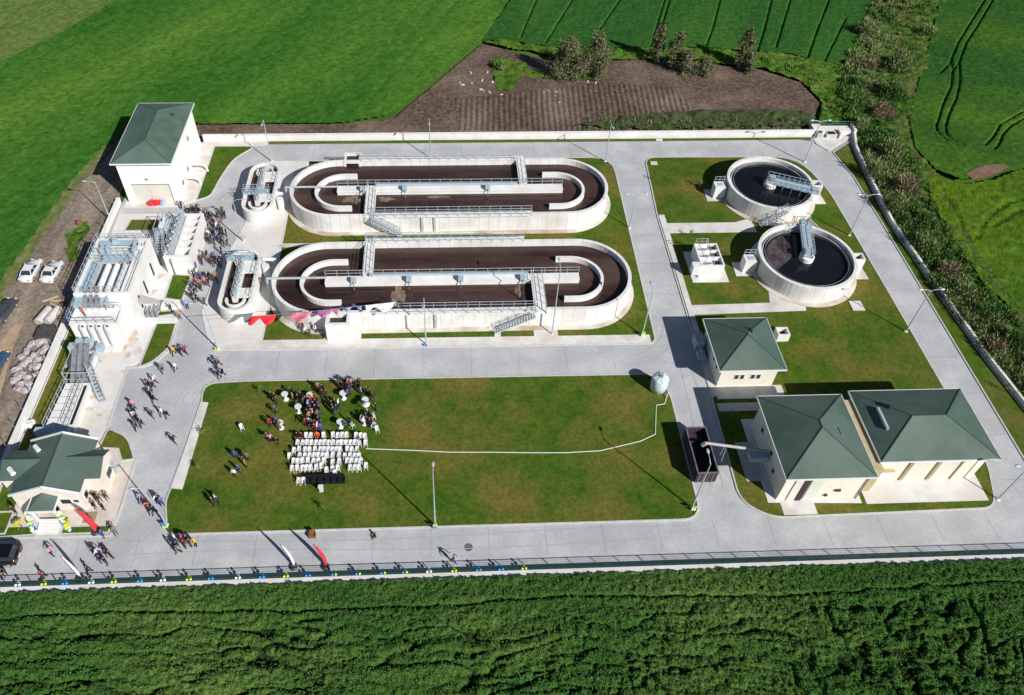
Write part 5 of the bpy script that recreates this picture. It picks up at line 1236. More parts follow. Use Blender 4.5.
# ================================================================== CHAIRS
def chair_mesh():
    b = MB()
    b.box(-.22, -.20, .42, .22, .24, .46)
    for sx in (-1, 1):
        for sy in (-1, 1): b.bar((sx*.19, sy*.18+.02, .43), (sx*.25, sy*.26+.02, 0), .06)
        b.bar((sx*.24, -.2, .64), (sx*.24, .22, .66), .06, .04); b.bar((sx*.24, -.2, .44), (sx*.24, -.2, .64), .05)
    b.add([(-.22, .22, .44), (.22, .22, .44), (.23, .36, .84), (.12, .39, .90), (-.12, .39, .90), (-.23, .36, .84)], [(0, 1, 2, 3, 4, 5)]); b.add([(-.22, .26, .44), (.22, .26, .44), (.23, .40, .84), (.12, .43, .90), (-.12, .43, .90), (-.23, .40, .84)], [(5, 4, 3, 2, 1, 0)])
    for p, q in (((-.22, .24, .44), (-.23, .38, .84)), ((.22, .24, .44), (.23, .38, .84)), ((-.12, .41, .9), (.12, .41, .9)), ((-.23, .38, .84), (-.12, .41, .9)), ((.23, .38, .84), (.12, .41, .9))): b.bar(p, q, .05)
    me = bpy.data.meshes.new('plastic_chair'); me.from_pydata(b.v, [], b.f); me.materials.append(M_plast); me.update(); return me
CHM = chair_mesh()
def chair(x, y, rz, label, group='white plastic chairs set out on the lawn'):
    o = bpy.data.objects.new('plastic_chair', CHM); COL.objects.link(o); o.location = (x, y, .14); o.rotation_euler = (0, 0, rz); o.scale = (.82, .80, .92)
    return tag(o, label, 'chair', group)
rows = [(150, [248, 288, 408, 495, 538, 578, 618, 708, 752, 790]), (220, [165, 212, 255, 297, 340, 378, 415, 455, 493, 538, 577, 617, 658, 697, 738, 795]),
        (282, [132, 178, 235, 277, 328, 375, 413, 450, 490, 528, 560, 628, 670, 714]), (340, [92, 185, 235, 277, 318, 360, 400, 440, 490, 548, 605, 652, 694, 736]),
        (390, [130, 170, 212, 262, 312, 360, 410, 490, 550, 625, 665, 712, 750, 798]), (452, [115, 165, 212, 250, 288, 338, 388, 435, 490, 540, 652, 694, 736]), (568, [173, 219])]
jit = {(2, 0): 12, (3, 0): 4, (4, 13): 38, (5, 6): -18, (5, 7): 22, (4, 7): 10, (0, 9): 8, (5, 8): 8}
rn = ['back row', 'second row from the back', 'third row from the back', 'fourth row from the back', 'fifth row from the back', 'sixth row from the back', 'front row beside the black seats']
for r_, (yy, xs_) in enumerate(rows):
    for i, xx in enumerate(xs_):
        p = g(280+xx/9.27, 420+(yy+12+jit.get((r_, i), 0)+rng.uniform(-4, 4))/9.27, .35)
        lb = 'white plastic chair in the %s, %s' % (rn[r_], nth(i, len(xs_)) + ('' if i in (0, len(xs_)-1) else ' from the left'))
        chair(p.x, p.y, rng.uniform(-.18, .18), lb)
for i, (x, y, rz) in enumerate([(242.2, 429, .5), (352.7, 426, 2.4), (373.6, 418, .4), (373.4, 427.5, -.5), (377.3, 431, .3), (349.5, 425, 2.9), (332, 484, 0)][:5]):
    p = g(x, y, .3)
    chair(p.x, p.y, rz, ['white plastic chair alone on the grass left of the crowd', 'white plastic chair between the two lower party tables', 'white plastic chair, upper one of the trio right of the last party table', 'white plastic chair, middle one of the trio right of the last party table', 'white plastic chair, lowest one of the trio right of the last party table'][i], 'loose white chairs around the crowd')
p = g(280+515/9.27, 420+515/9.27, .3); chair(p.x, p.y, .3, 'white plastic chair pushed forward towards the row of black seats')
# black seats
for i in range(6):
    x = -15.35+i*.72; T = thing('armchair', 'black leather seat in the low black row, %s' % (nth(i, 6)+('' if i in (0, 5) else ' from the left')), 'armchair', (x, 46.2, 0), 'black leather seats in the front row')
    if i == 0:
        MB().box(x-.33, 45.75, .2, x+.33, 46.45, .5).build('seat', M_leather, T); MB().box(x-.33, 46.4, .2, x+.33, 46.62, .88).build('backrest', M_leather, T)
        for s in (-1, 1): MB().box(x+s*.35-.06, 45.75, .15, x+s*.35+.06, 46.5, .64).build('armrest', M_leather, T)
        SEAT0 = T
    else:
        for ch in SEAT0.children: c = ch.copy(); COL.objects.link(c); c.parent = T
b = MB(); b.box(-14.0, 44.8, .13, -13.6, 45.15, 1.0); b.box(-14.08, 44.75, 1.0, -13.52, 45.2, 1.05); tag(b.build('lectern', M_plast), 'small white lectern standing in front of the black seats', 'lectern')
T = thing('armchair', 'brown wooden armchair on the kerb of the bottom road', 'armchair', (-14.2, 39.7, 0))
MB().box(-14.5, 39.4, .15, -13.9, 39.9, .5).build('seat', mat('brown_wood', (.22, .08, .03), (.3, .12, .05), 3, .5), T); MB().box(-14.5, 39.88, .15, -13.9, 39.98, .95).build('backrest', MATS['brown_wood'], T)
for s in (-.34, .29): MB().box(-14.2+s, 39.38, .1, -14.15+s, 39.9, .66).build('armrest', MATS['brown_wood'], T)
# party tables
def party_table(x, y, label):
    p = g(x, y, .1); T = thing('party_table', label, 'table', (p.x, p.y, 0), 'white clothed party tables')
    MB().lathe((p.x, p.y, .13), [(.001, 1.1), (.40, 1.1), (.42, 1.06)], 20).build('tabletop', M_plast, T)
    MB().lathe((p.x, p.y, .13), [(.42, 1.06), (.22, .8), (.13, .5), (.2, .2), (.34, 0)], 20).build('tablecloth', M_whitec, T, True)
for x, y, l in [(286, 399.5, 'white round party table, leftmost and highest on the lawn'), (299.3, 412, 'white round party table below the leftmost one'), (311, 400, 'white round party table third from the left, among the crowd'),
                (281.3, 428, 'white round party table lowest on the left by people in green'), (343.8, 398.5, 'white round party table beside the person in bright blue'), (365.8, 405, 'white round party table farthest right'), (341, 427, 'white round party table directly behind the chair rows'), (364.5, 424, 'white round party table beside the trio of chairs')]:
    party_table(x, y, l)
b = MB(); p = g(367.5, 413.5, .1); b.lathe((p.x, p.y, .13), [(.05, 0), (.05, 2.0)], 8); b.lathe((p.x, p.y, 1.9), [(.45, 0), (.001, .25)], 10)
tag(b.build('sunshade', M_plast), 'small white sunshade standing above the right hand table group', 'parasol')

# ================================================================== PEOPLE
def body_mesh(name, pose):
    """one continuous skinned figure, 1.75 m tall, facing -Y"""
    V = []; E = []; RAD = []; TAG = []
    def v(p, r, parent=None, t='top'):
        V.append(Vector(p)); RAD.append(r); i = len(V)-1
        if parent is not None: E.append((parent, i)); TAG.append(t)
        return i
    sit = pose == 'sit'; hz = .50 if sit else .93
    pel = v((0, 0, hz), (.16, .11)); wa = v((0, .0, hz+.18), (.14, .10), pel); ch = v((0, .005, hz+.38), (.17, .11), wa)
    nb = v((0, 0, hz+.54), (.08, .07), ch); nk = v((0, -.01, hz+.61), (.05, .052), nb, 'skin'); hd = v((0, -.02, hz+.70), (.075, .09), nk, 'head'); hp = v((0, -.01, hz+.79), (.06, .075), hd, 'head')
    ns = v((0, -.115, hz+.695), (.018, .02), hd, 'skin')
    for s in (-1, 1):
        sh_ = v((s*.19, 0, hz+.50), (.065, .065), nb)
        if pose == 'stand': el = (s*.25, .02, hz+.22); hn = (s*.26, -.06, hz-.02)
        elif pose == 'walk': el = (s*.24, -s*.14, hz+.24); hn = (s*.24, -s*.26-.05, hz+.02)
        elif pose == 'talk': el = (s*.27, -.04, hz+.24); hn = (s*.10, -.24, hz+.26)
        elif pose == 'wave': el = (s*.27, -.02, hz+(.26 if s < 0 else .72)); hn = (s*.27, -.08, hz+(.02 if s < 0 else .98))
        else: el = (s*.25, -.05, hz+.24); hn = (s*.14, -.30, hz+.14)
        e_ = v(el, .045, sh_); h_ = v(hn, (.034, .034), e_)
        d = (Vector(hn)-Vector(el)).normalized(); f_ = v(Vector(hn)+d*.10, (.032, .022), h_, 'skin'); v(Vector(hn)+d*.17, (.022, .014), f_, 'skin'); v(Vector(hn)+d*.06+Vector((-s*.045, -.02, 0)), .012, h_, 'skin')
        hip = v((s*.10, 0, hz-.06), (.095, .095), pel, 'leg')
        if sit: kn = (s*.12, -.42, hz-.03); an = (s*.12, -.44, .10)
        elif pose == 'walk': kn = (s*.10, s*.13-.05, .50); an = (s*.10, s*.27+.03, .09 if s < 0 else .14)
        else: kn = (s*.11, -.01, .50); an = (s*.12, .02, .09)
        k_ = v(kn, .062, hip, 'leg'); a_ = v(an, .042, k_, 'leg'); v(Vector(an)+Vector((0, -.17, -.045)), (.042, .03), a_, 'shoe')
    me = bpy.data.meshes.new(name); me.from_pydata([tuple(p) for p in V], E, [])
    o = bpy.data.objects.new(name, me); COL.objects.link(o)
    m = o.modifiers.new('skin', 'SKIN'); m.use_smooth_shade = True; m.branch_smoothing = .4
    for i, sv in enumerate(me.skin_vertices[0].data):
        r = RAD[i]; sv.radius = r if isinstance(r, tuple) else (r, r); sv.use_root = (i == 0)
    m2 = o.modifiers.new('sub', 'SUBSURF'); m2.levels = 1; m2.render_levels = 1
    dg = bpy.context.evaluated_depsgraph_get(); out = bpy.data.meshes.new_from_object(o.evaluated_get(dg)); out.name = name
    bpy.data.objects.remove(o)
    out.materials.clear()
    for q in ('top', 'leg', 'skin', 'hair', 'shoe'): out.materials.append(M_whitec)
    segs = [(V[a], V[b_], t) for (a, b_), t in zip(E, TAG)]
    for p in out.polygons:
        c = p.center; best = (9, 'top')
        for a, b_, t in segs:
            d = b_-a; u = max(0, min(1, (c-a).dot(d)/max(1e-9, d.dot(d)))); ds = (c-a-d*u).length
            if ds < best[0]: best = (ds, t)
        t = best[1]
        if t == 'head': t = 'hair' if (c.z > hz+.735 or c.y > .015) else 'skin'
        p.material_index = ['top', 'leg', 'skin', 'hair', 'shoe'].index(t); p.use_smooth = True
    return out
POSE = {k: body_mesh('person_'+k, k) for k in ('stand', 'walk', 'talk', 'wave', 'sit')}
def cl(name, r, g_, b_): return mat('cloth_'+name, lin((r, g_, b_)), rough=.9)
CLO = {'navy': cl('navy', 28, 32, 52), 'black': cl('black', 22, 20, 24), 'dark grey': cl('dark grey', 58, 58, 66), 'grey': cl('grey', 110, 112, 120), 'white': cl('white', 225, 225, 230), 'red': cl('red', 165, 30, 40),
       'crimson': cl('crimson', 140, 15, 60), 'pink': cl('pink', 225, 140, 170), 'yellow': cl('yellow', 235, 190, 30), 'blue': cl('blue', 45, 80, 170), 'light blue': cl('light blue', 130, 160, 215),
       'brown': cl('brown', 80, 50, 38), 'tan': cl('tan', 165, 125, 95), 'orange': cl('orange', 240, 100, 50), 'teal': cl('teal', 35, 80, 85), 'purple': cl('purple', 75, 60, 160), 'green': cl('green', 40, 80, 45), 'dark blue': cl('dark blue', 30, 40, 85), 'maroon': cl('maroon', 75, 25, 35)}
SKIN = mat('skin', lin((190, 140, 115)), rough=.6); SH = cl('shoes', 20, 18, 18)
TRO = [cl('trousers a', 30, 30, 42), cl('trousers b', 45, 45, 60), cl('trousers c', 60, 62, 85), cl('trousers d', 70, 60, 55)]
HAIR = [cl('hair a', 25, 20, 18), cl('hair b', 45, 32, 25), cl('hair c', 95, 90, 88)]
PEOPLE = []
def person(px, py, color, place, pose=None, z=.1, face=None, hair=None, grp=None, legs=None, xy=None):
    PEOPLE.append(dict(px=px, py=py, c=color, place=place, pose=pose, z=z, face=face, hair=hair, legs=legs, xy=xy))
def flush_people():
    by = {}
    for d in PEOPLE: by.setdefault((d['place'], d['c']), []).append(d)
    for (place, c), L in by.items():
        L.sort(key=lambda d: (d['px'], d['py'])); n = len(L)
        for i, d in enumerate(L):
            p = g(d['px'], d['py'], d['z'])
            pose = d['pose'] or random.choice(['stand', 'stand', 'walk', 'talk'])
            o = bpy.data.objects.new('person', POSE[pose]); COL.objects.link(o)
            o.location = p; s = rng.uniform(.94, 1.03); o.scale = (s*1.08, s*1.08, s)
            o.rotation_euler = (0, 0, d['face'] if d['face'] is not None else rng.uniform(0, 6.28))
            ms = [CLO[c], d['legs'] or random.choice(TRO), SKIN, (CLO[d['hair']] if d['hair'] else random.choice(HAIR)), SH]
            for k, m in enumerate(ms): o.material_slots[k].link = 'OBJECT'; o.material_slots[k].material = m
            if n == 1: lb = 'person in %s %s' % (c, place)
            else: lb = 'person in %s %s, %s %s' % (c, place, nth(i, n), (c if i in (0, n-1) else c+' from left'))
            tag(o, lb, 'person', None)
            o['group'] = 'people '+place
def many(ox, oy, s, lst, place, **k):
    for it in lst: person(ox+it[0]/s, oy+it[1]/s, it[2], place, **k)
U = 'in the crowd beside the cell tank'
many(180, 200, 11.59, [(30, 110, 'navy'), (75, 150, 'grey'), (118, 178, 'navy'), (160, 168, 'black'), (195, 172, 'navy'), (235, 178, 'black'), (215, 138, 'dark grey'), (290, 180, 'tan'), (265, 225, 'white'), (332, 195, 'grey'), (300, 250, 'navy'), (352, 225, 'black'),
     (285, 285, 'navy'), (340, 275, 'navy'), (380, 245, 'dark grey'), (300, 335, 'navy'), (345, 330, 'grey'), (398, 300, 'maroon'), (440, 215, 'black'), (460, 300, 'tan'), (495, 245, 'navy'), (528, 215, 'navy'), (500, 170, 'dark grey'), (362, 380, 'grey'), (400, 360, 'navy'), (438, 350, 'white'),
     (300, 420, 'navy'), (265, 440, 'pink'), (340, 440, 'white'), (395, 430, 'navy'), (345, 515, 'navy'), (372, 490, 'dark blue'), (408, 525, 'navy'), (435, 460, 'light blue'), (462, 440, 'teal'), (500, 400, 'black'), (545, 420, 'black'), (505, 455, 'navy'), (480, 510, 'dark blue'), (515, 545, 'black'), (562, 535, 'black'), (330, 470, 'dark grey'), (470, 370, 'maroon')], U)
U = 'crowded left of the lower oval tank'
many(180, 240, 11.59, [(235, 200, 'navy'), (262, 290, 'brown'), (325, 215, 'black'), (345, 265, 'tan'), (385, 235, 'purple'), (412, 270, 'maroon'), (465, 235, 'light blue'), (488, 165, 'navy'), (395, 310, 'navy'), (480, 330, 'dark blue'), (455, 300, 'black'), (195, 355, 'blue'), (180, 320, 'navy'), (250, 270, 'black'),
     (240, 475, 'purple'), (290, 455, 'navy'), (180, 540, 'crimson'), (248, 545, 'tan'), (300, 530, 'pink'), (345, 535, 'maroon'), (385, 480, 'dark grey'), (422, 465, 'tan'), (442, 510, 'black'), (165, 440, 'brown'), (130, 560, 'grey'), (180, 645, 'navy'), (200, 600, 'navy'), (250, 590, 'dark grey'), (150, 690, 'navy'), (345, 460, 'black'), (215, 420, 'white')], U)
U = 'on the paving beside the hopper'
many(0, 240, 4, [(790, 250, 'navy'), (822, 262, 'dark blue'), (752, 275, 'light blue'), (772, 240, 'navy'), (690, 288, 'black'), (722, 318, 'tan')], U)
U = 'walking on the road above the gatehouse'
many(100, 320, 6.95, [(520, 242, 'yellow'), (566, 245, 'navy'), (600, 236, 'crimson'), (440, 362, 'grey'), (530, 352, 'white'), (388, 442, 'white'), (345, 480, 'black'), (378, 484, 'maroon'), (385, 572, 'navy'), (360, 540, 'black'), (372, 682, 'dark grey'), (475, 682, 'black'), (440, 668, 'white'), (238, 610, 'pink')], U, pose='walk')
U = 'walking on the road above the gatehouse'
many(100, 400, 6.95, [(252, 100, 'navy'), (268, 152, 'black'), (300, 188, 'dark blue'), (246, 135, 'white'), (262, 210, 'brown'), (522, 300, 'black')], U, pose='walk')
many(100, 320, 6.95, [(835, 312, 'tan'), (815, 330, 'navy'), (825, 402, 'dark blue'), (860, 392, 'black')], 'at the road corner below the red banner', pose='walk')
U = 'grouped on grass left of the chairs'
many(220, 360, 4.965, [(76, 580, 'white'), (100, 560, 'blue'), (130, 532, 'tan'), (80, 490, 'blue'), (128, 495, 'maroon'), (140, 500, 'grey')], U, pose='stand')
many(110, 480, 6.317, [(692, 150, 'dark grey'), (658, 160, 'brown'), (675, 140, 'white')], 'standing alone on the grass at lower left', pose='stand')
U = 'in the line left of the party tables'
many(220, 360, 4.965, [(285, 222, 'dark grey'), (278, 268, 'teal'), (252, 332, 'red'), (300, 348, 'green'), (285, 325, 'purple'), (255, 407, 'pink'), (290, 422, 'navy'), (240, 400, 'grey')], U, pose='talk')
U = 'among the left party tables'
many(220, 370, 10.07, [(740, 310, 'tan'), (720, 260, 'black'), (930, 330, 'orange'), (870, 345, 'navy'), (895, 385, 'light blue'), (950, 400, 'black'), (985, 340, 'brown'), (905, 560, 'white'), (868, 570, 'crimson'), (935, 585, 'navy'), (985, 500, 'black'), (940, 470, 'pink'), (905, 500, 'tan'), (850, 360, 'dark grey')], U)
many(220, 370, 10.07, [(820, 300, 'navy'), (790, 330, 'black'), (965, 430, 'navy'), (920, 440, 'black'), (885, 470, 'navy'), (1000, 400, 'dark grey'), (1000, 545, 'navy'), (960, 590, 'maroon'), (560, 320, 'black'), (520, 300, 'navy')], U)
U = 'among the right party tables'
many(310, 365, 10.07, [(330, 250, 'navy'), (370, 200, 'navy'), (450, 240, 'black'), (255, 430, 'navy'), (230, 480, 'dark grey'), (625, 560, 'black'), (570, 560, 'navy'), (15, 520, 'navy'), (100, 490, 'navy'), (60, 420, 'black')], U)
many(310, 365, 10.07, [(85, 260, 'tan'), (130, 275, 'black'), (130, 330, 'maroon'), (172, 330, 'navy'), (75, 372, 'brown'), (302, 235, 'dark grey'), (350, 210, 'black'), (425, 225, 'white'), (385, 325, 'blue'), (405, 285, 'dark blue'), (385, 240, 'red'), (495, 215, 'navy'), (517, 300, 'light blue'), (572, 300, 'black'), (605, 318, 'maroon'), (637, 360, 'navy'), (668, 462, 'dark grey'),
     (240, 505, 'navy'), (270, 480, 'dark blue'), (292, 420, 'white'), (225, 440, 'black'), (402, 592, 'navy'), (360, 640, 'teal'), (545, 600, 'white'), (582, 600, 'maroon'), (605, 625, 'black'), (520, 585, 'grey'), (60, 480, 'black'), (85, 540, 'grey'), (40, 440, 'dark blue')], U)
many(280, 420, 9.27, [(165, 165, 'black'), (205, 168, 'maroon'), (350, 165, 'orange')], 'seated in the back row of chairs', pose='sit', face=0, z=.2)
many(280, 420, 9.27, [(330, 108, 'red'), (385, 112, 'blue'), (355, 95, 'white')], 'standing right behind the back row of chairs', pose='stand')
U = 'on the gatehouse terrace'
many(0, 430, 6.32, [(607, 496, 'black'), (660, 508, 'navy'), (640, 455, 'brown'), (682, 440, 'brown'), (608, 440, 'black')], U, pose='stand', z=.2)
person(16.5, 513.5, 'brown', 'left of the gatehouse porch', z=.2)
many(0, 500, 7.725, [(408, 425, 'pink')], 'walking on the road in front of the gatehouse', pose='walk')
many(0, 500, 7.725, [(345, 608, 'red'), (698, 568, 'maroon')], 'walking along the bottom fence', pose='walk')
U = 'near the corner of the gatehouse lawn'
many(0, 500, 7.725, [(805, 290, 'blue'), (900, 270, 'grey'), (870, 450, 'brown'), (835, 500, 'dark blue'), (795, 485, 'navy'), (840, 440, 'black'), (770, 440, 'white'), (735, 425, 'navy')], U)
person(1.5, 579, 'maroon', 'behind the black estate car', z=.1); person(6.5, 576, 'black', 'behind the black estate car', z=.1)
U = 'by the gatehouse lamp post'
many(110, 480, 6.317, [(247, 190, 'orange'), (292, 212, 'navy'), (335, 165, 'blue'), (305, 145, 'white'), (200, 135, 'light blue'), (232, 160, 'maroon'), (262, 205, 'dark grey'), (320, 150, 'black')], U)
U = 'on the road corner left of the front lawn'
many(110, 480, 6.317, [(440, 462, 'grey'), (405, 442, 'navy'), (478, 428, 'maroon'), (545, 416, 'yellow'), (515, 418, 'dark grey'), (418, 385, 'white'), (495, 395, 'black'), (470, 400, 'red'), (435, 430, 'navy')], U)
person(376.5, 538, 'tan', 'sitting on the kerb of the bottom road', pose='sit', z=-.2)
person(453.6, 562.4, 'dark grey', 'walking alone along the bottom fence', pose='walk')
U = 'beside the box of the lower long tank'
many(200, 230, 4.267, [(440, 428, 'dark grey'), (452, 448, 'white'), (470, 455, 'green'), (497, 440, 'white'), (480, 425, 'grey'), (460, 415, 'navy'), (505, 420, 'pink')], U, pose='talk')
person(85.5, 316, 'orange', 'working on top of the tank with four pipes', z=3.9, pose='stand')
flush_people()

# ================================================================== PORCH GARLANDS AND YELLOW STANDS
for k, (x0, lb) in enumerate(((-43.0, 'balloon garland of blue, yellow and white on the left of the porch steps'), (-40.1, 'balloon garland of blue, yellow and white on the right of the porch steps'))):
    T = thing('balloon_garland', lb, 'balloons', (x0, 41.7, 0))
    for c, (m, nm) in enumerate(((M_blub, 'blue'), (M_yel, 'yellow'), (M_whb, 'white'))):
        b = MB(); rr = random.Random(k*3+c)
        for i in range(12):
            t = (i+.33*c)/12; x = x0+(.35 if k else .1)*t+rr.uniform(-.18, .18)+(.5*t if k else .5*t-.3); y = 42.2-1.3*t+rr.uniform(-.15, .15); z = .35+1.7*math.cos(t*1.5)+rr.uniform(-.1, .1)
            b.ball((x, y, max(.3, z)), .17, 8)
        b.build('balloons', m, T, True)
for (x, y, lb) in ((-44.4, 41.6, 'yellow flower stand on the grass left of the porch steps'), (-39.4, 41.3, 'yellow flower stand on the grass right of the porch steps')):
    T = thing('flower_stand', lb, 'flowers', (x, y, 0)); b = MB(); rr = random.Random(int(x))
    for i in range(60):
        a = rr.uniform(0, 6.28); q = rr.uniform(0, .45); b.ball((x+q*math.cos(a), y+q*math.sin(a), 1.0+.25*math.cos(q*3)), .09, 6)
    b.build('flowers', mat('yellow_flowers', (.45, .48, .02), (.6, .58, .05), 5, .8), T)
    b = MB()
    for k in range(3): b.bar((x, y, 1.0), (x+.3*math.cos(2.1*k), y+.3*math.sin(2.1*k), .15), .05)
    b.build('leg', M_steel, T)

# ================================================================== VEGETATION
def leaf_cloud(b, pts, size, rr, up=.3, aspect=1.0):
    for p in pts:
        n_ = Vector((rr.gauss(0, 1), rr.gauss(0, 1), rr.gauss(0, 1)+up)).normalized(); u = n_.orthogonal().normalized(); u.rotate(Matrix.Rotation(rr.uniform(0, 6.28), 3, n_)); w_ = n_.cross(u)
        s = size*rr.uniform(.6, 1.3); a = s*aspect
        b.mi = rr.randrange(3)
        b.add([p-u*s-w_*a*.4, p+u*s-w_*a*.3, p+u*s*.7+w_*a*.5, p-u*s*.6+w_*a*.45], [(0, 1, 2, 3)])
LV = [mat('leaf_dark', (.080, .105, .045), rough=.85), mat('leaf_mid', (.13, .155, .065), rough=.85), mat('leaf_brown', (.21, .175, .105), rough=.85)]
LG = [mat('bush_dark', (.06, .14, .03), rough=.85), mat('bush_mid', (.095, .20, .04), rough=.85), mat('bush_light', (.16, .22, .06), rough=.85)]
LT = [mat('reed_tan', (.27, .285, .13), rough=.9), mat('reed_olive', (.17, .235, .075), rough=.9), mat('reed_green', (.10, .20, .045), rough=.9)]
LP_ = [mat('dry_pink', (.34, .24, .17), rough=.9), mat('dry_brown', (.22, .16, .10), rough=.9), mat('dry_olive', (.15, .17, .07), rough=.9)]
M_bark = mat('bark', (.10, .075, .055), (.16, .12, .09), 6, .95)
def tree(px, py, h, w_, label, seed, mats=LV, n=3200, lean=(0, 0), name='tree', base_h=.6):
    B = g(px, py); rr = random.Random(seed); T = thing(name, label, 'tree' if name == 'tree' else 'bush', (B.x, B.y, 0), 'trees beyond the ploughed soil' if name == 'tree' else None)
    t = MB(); t.tube([B+Vector((0, 0, -.1)), B+Vector((lean[0]*.4, lean[1]*.4, h*.4)), B+Vector((lean[0], lean[1], h*.92))], [.18, .12, .03], 8)
    cl_ = []
    for k in range(int(9+h*2.2)):
        tz = rr.uniform(.10, .96); a = rr.uniform(0, 6.28); wr = w_*.5*(math.sin(PI*min(1, tz*.9+.15))**.6)*rr.uniform(.3, 1.0)
        c = B+Vector((lean[0]*tz+wr*math.cos(a), lean[1]*tz+wr*math.sin(a), h*tz))
        t.tube([B+Vector((lean[0]*tz, lean[1]*tz, h*tz*.8)), c], [.05, .015], 5, False); cl_.append((c, w_*.5*rr.uniform(.32, .55)*(1.15-tz*.6)))
    t.build('trunk', M_bark, T)
    b = MB(); pts = []
    for i in range(n):
        c, r = rr.choice(cl_); q = Vector((rr.gauss(0, .5), rr.gauss(0, .5), rr.gauss(0, .8)))*r; pts.append(c+q)
    pts = [p for p in pts if p.z > .1]
    leaf_cloud(b, pts, .17, rr); b.build('crown', mats, T)
    return T
tree(567, 78, 8.2, 5.2, 'bushy brownish tree, leftmost of the trees beyond the ploughed soil', 1, n=4500)
tree(594, 79, 8.8, 4.8, 'bushy brownish tree, second from the left beyond the ploughed soil', 2, n=4500)
tree(654, 63, 8.2, 2.6, 'slim tall tree, third from the left beyond the ploughed soil', 3, n=2400)
tree(673, 68, 7.6, 3.4, 'slim tall tree, fourth from the left beyond the ploughed soil', 4, n=2800)
tree(684, 74, 4.6, 3.6, 'low tree just right of the fourth slim tree', 5, n=2000)
tree(702, 74, 3.6, 3.2, 'low round shrubby tree between the slim trees and the last one', 6, n=1600)
tree(741, 67, 7.8, 3.4, 'dark slim tree, rightmost beyond the ploughed soil', 7, n=3000)
tree(748, 72, 3.4, 3.0, 'low shrub at the foot of the rightmost slim tree', 8, n=1200, name='shrub')
tree(500, 70, 1.6, 2.5, 'small green bush on the rubble patch in the ploughed soil', 9, LG, 900, name='shrub')
# reed bank -------------------------------------------------------
bankL = gg([(862, -30), (868, 10), (858, 40), (846, 62), (838, 90), (842, 118), (853, 128), (862, 160), (882, 205), (905, 245), (935, 290), (965, 330), (1000, 375), (1040, 425), (1100, 500)])
bankR = gg([(948, -30), (938, 10), (922, 65), (905, 112), (910, 150), (928, 180), (945, 215), (965, 248), (995, 292), (1030, 330), (1080, 380), (1150, 450)])
bank = bankL+[(x+1.3, y) for x, y in bankR[::-1]]
def hb(X, Y): return .15+.9*fbm(X*.35, Y*.35, 4, 91)+.5*(fbm(X*1.3, Y*1.3, 3, 92)-.5)-.2
o = sheet_grid('bank', bank, .3, hb, grain(mat('bank_growth', (.040, .10, .014), (.075, .15, .022), .7, .95, .15, 3, c3=(.12, .11, .045), s3=.18, spec=.04), 1.4, .4, 1.4)); struct(o)
def mid(t):
    def at(L, t):
        k = t*(len(L)-1); i = min(len(L)-2, int(k)); f = k-i; return Vector(L[i]).lerp(Vector(L[i+1]), f)
    return at(bankL, t), at(bankR, t)
def clump(name, x, y, z, h, w_, mats, n, seed, lab_=None, cat='bush', b=None):
    """an uneven dome of short upright blades and leaves"""
    rr = random.Random(seed); own = b is None; b = b or MB()
    lob = [(rr.uniform(0, 6.28), rr.uniform(.1, .45)*w_*.5, rr.uniform(.38, .62)*w_*.5, rr.uniform(.55, 1.0)*h) for _ in range(5 if own else 1)]
    if own: lob[0] = (0, 0, w_*.34, h)
    else: lob[0] = (0, 0, w_*.5, h)
    for i in range(n):
        la, lq, lr, lh = lob[rr.randrange(len(lob))]
        th = rr.uniform(0, 6.28); ph = math.acos(rr.uniform(0.02, 1)); rad = rr.uniform(.45, 1.0)
        d = Vector((math.sin(ph)*math.cos(th), math.sin(ph)*math.sin(th), math.cos(ph)))
        base = Vector((x+lq*math.cos(la)+d.x*lr*rad, y+lq*math.sin(la)+d.y*lr*rad, z+d.z*lh*rad*.8))
        L_ = rr.uniform(.35, .8); tip = base+Vector((d.x*.35+rr.gauss(0, .25), d.y*.35+rr.gauss(0, .25), .75)).normalized()*L_
        a = rr.uniform(0, 3.14); sd_ = Vector((math.cos(a), math.sin(a), 0))*rr.uniform(.04, .085); mid_ = base.lerp(tip, .5)
        b.mi = rr.choice((0, 0, 1, 1, 2)); b.add([base-sd_*.5, base+sd_*.5, mid_+sd_, mid_-sd_, tip], [(0, 1, 2, 3), (3, 2, 4)])
    if own:
        o = b.build(name, mats)
        return tag(o, lab_, cat)
rr = random.Random(5); mb = MB(); mb2 = MB(); mb3 = MB()
for i in range(1150):
    t = rr.random(); a, c = mid(t); u = rr.random()**1.3; p = a.lerp(c, .04+.84*u)
    n1 = float(vnoise(np.array([p.x*.11]), np.array([p.y*.11]), 3)[0])
    if .44 < u < .54 and t < .5: continue
    tgt = mb if (n1 > .33 and u < .72) else mb2
    kk = .55 if u > .62 else 1.0
    clump('x', p.x, p.y, .0, rr.uniform(.8, 2.1)*kk, rr.uniform(1.2, 2.6)*kk, None, int(95*kk), i, b=tgt)
o = mb.build('reeds', LT); tag(o, 'dense tan and olive reeds covering the bank along the right hand wall', 'reeds', kind='stuff')
o = mb2.build('scrub', LG); tag(o, 'dark green scrub mixed among the reeds on the bank', 'scrub', kind='stuff')
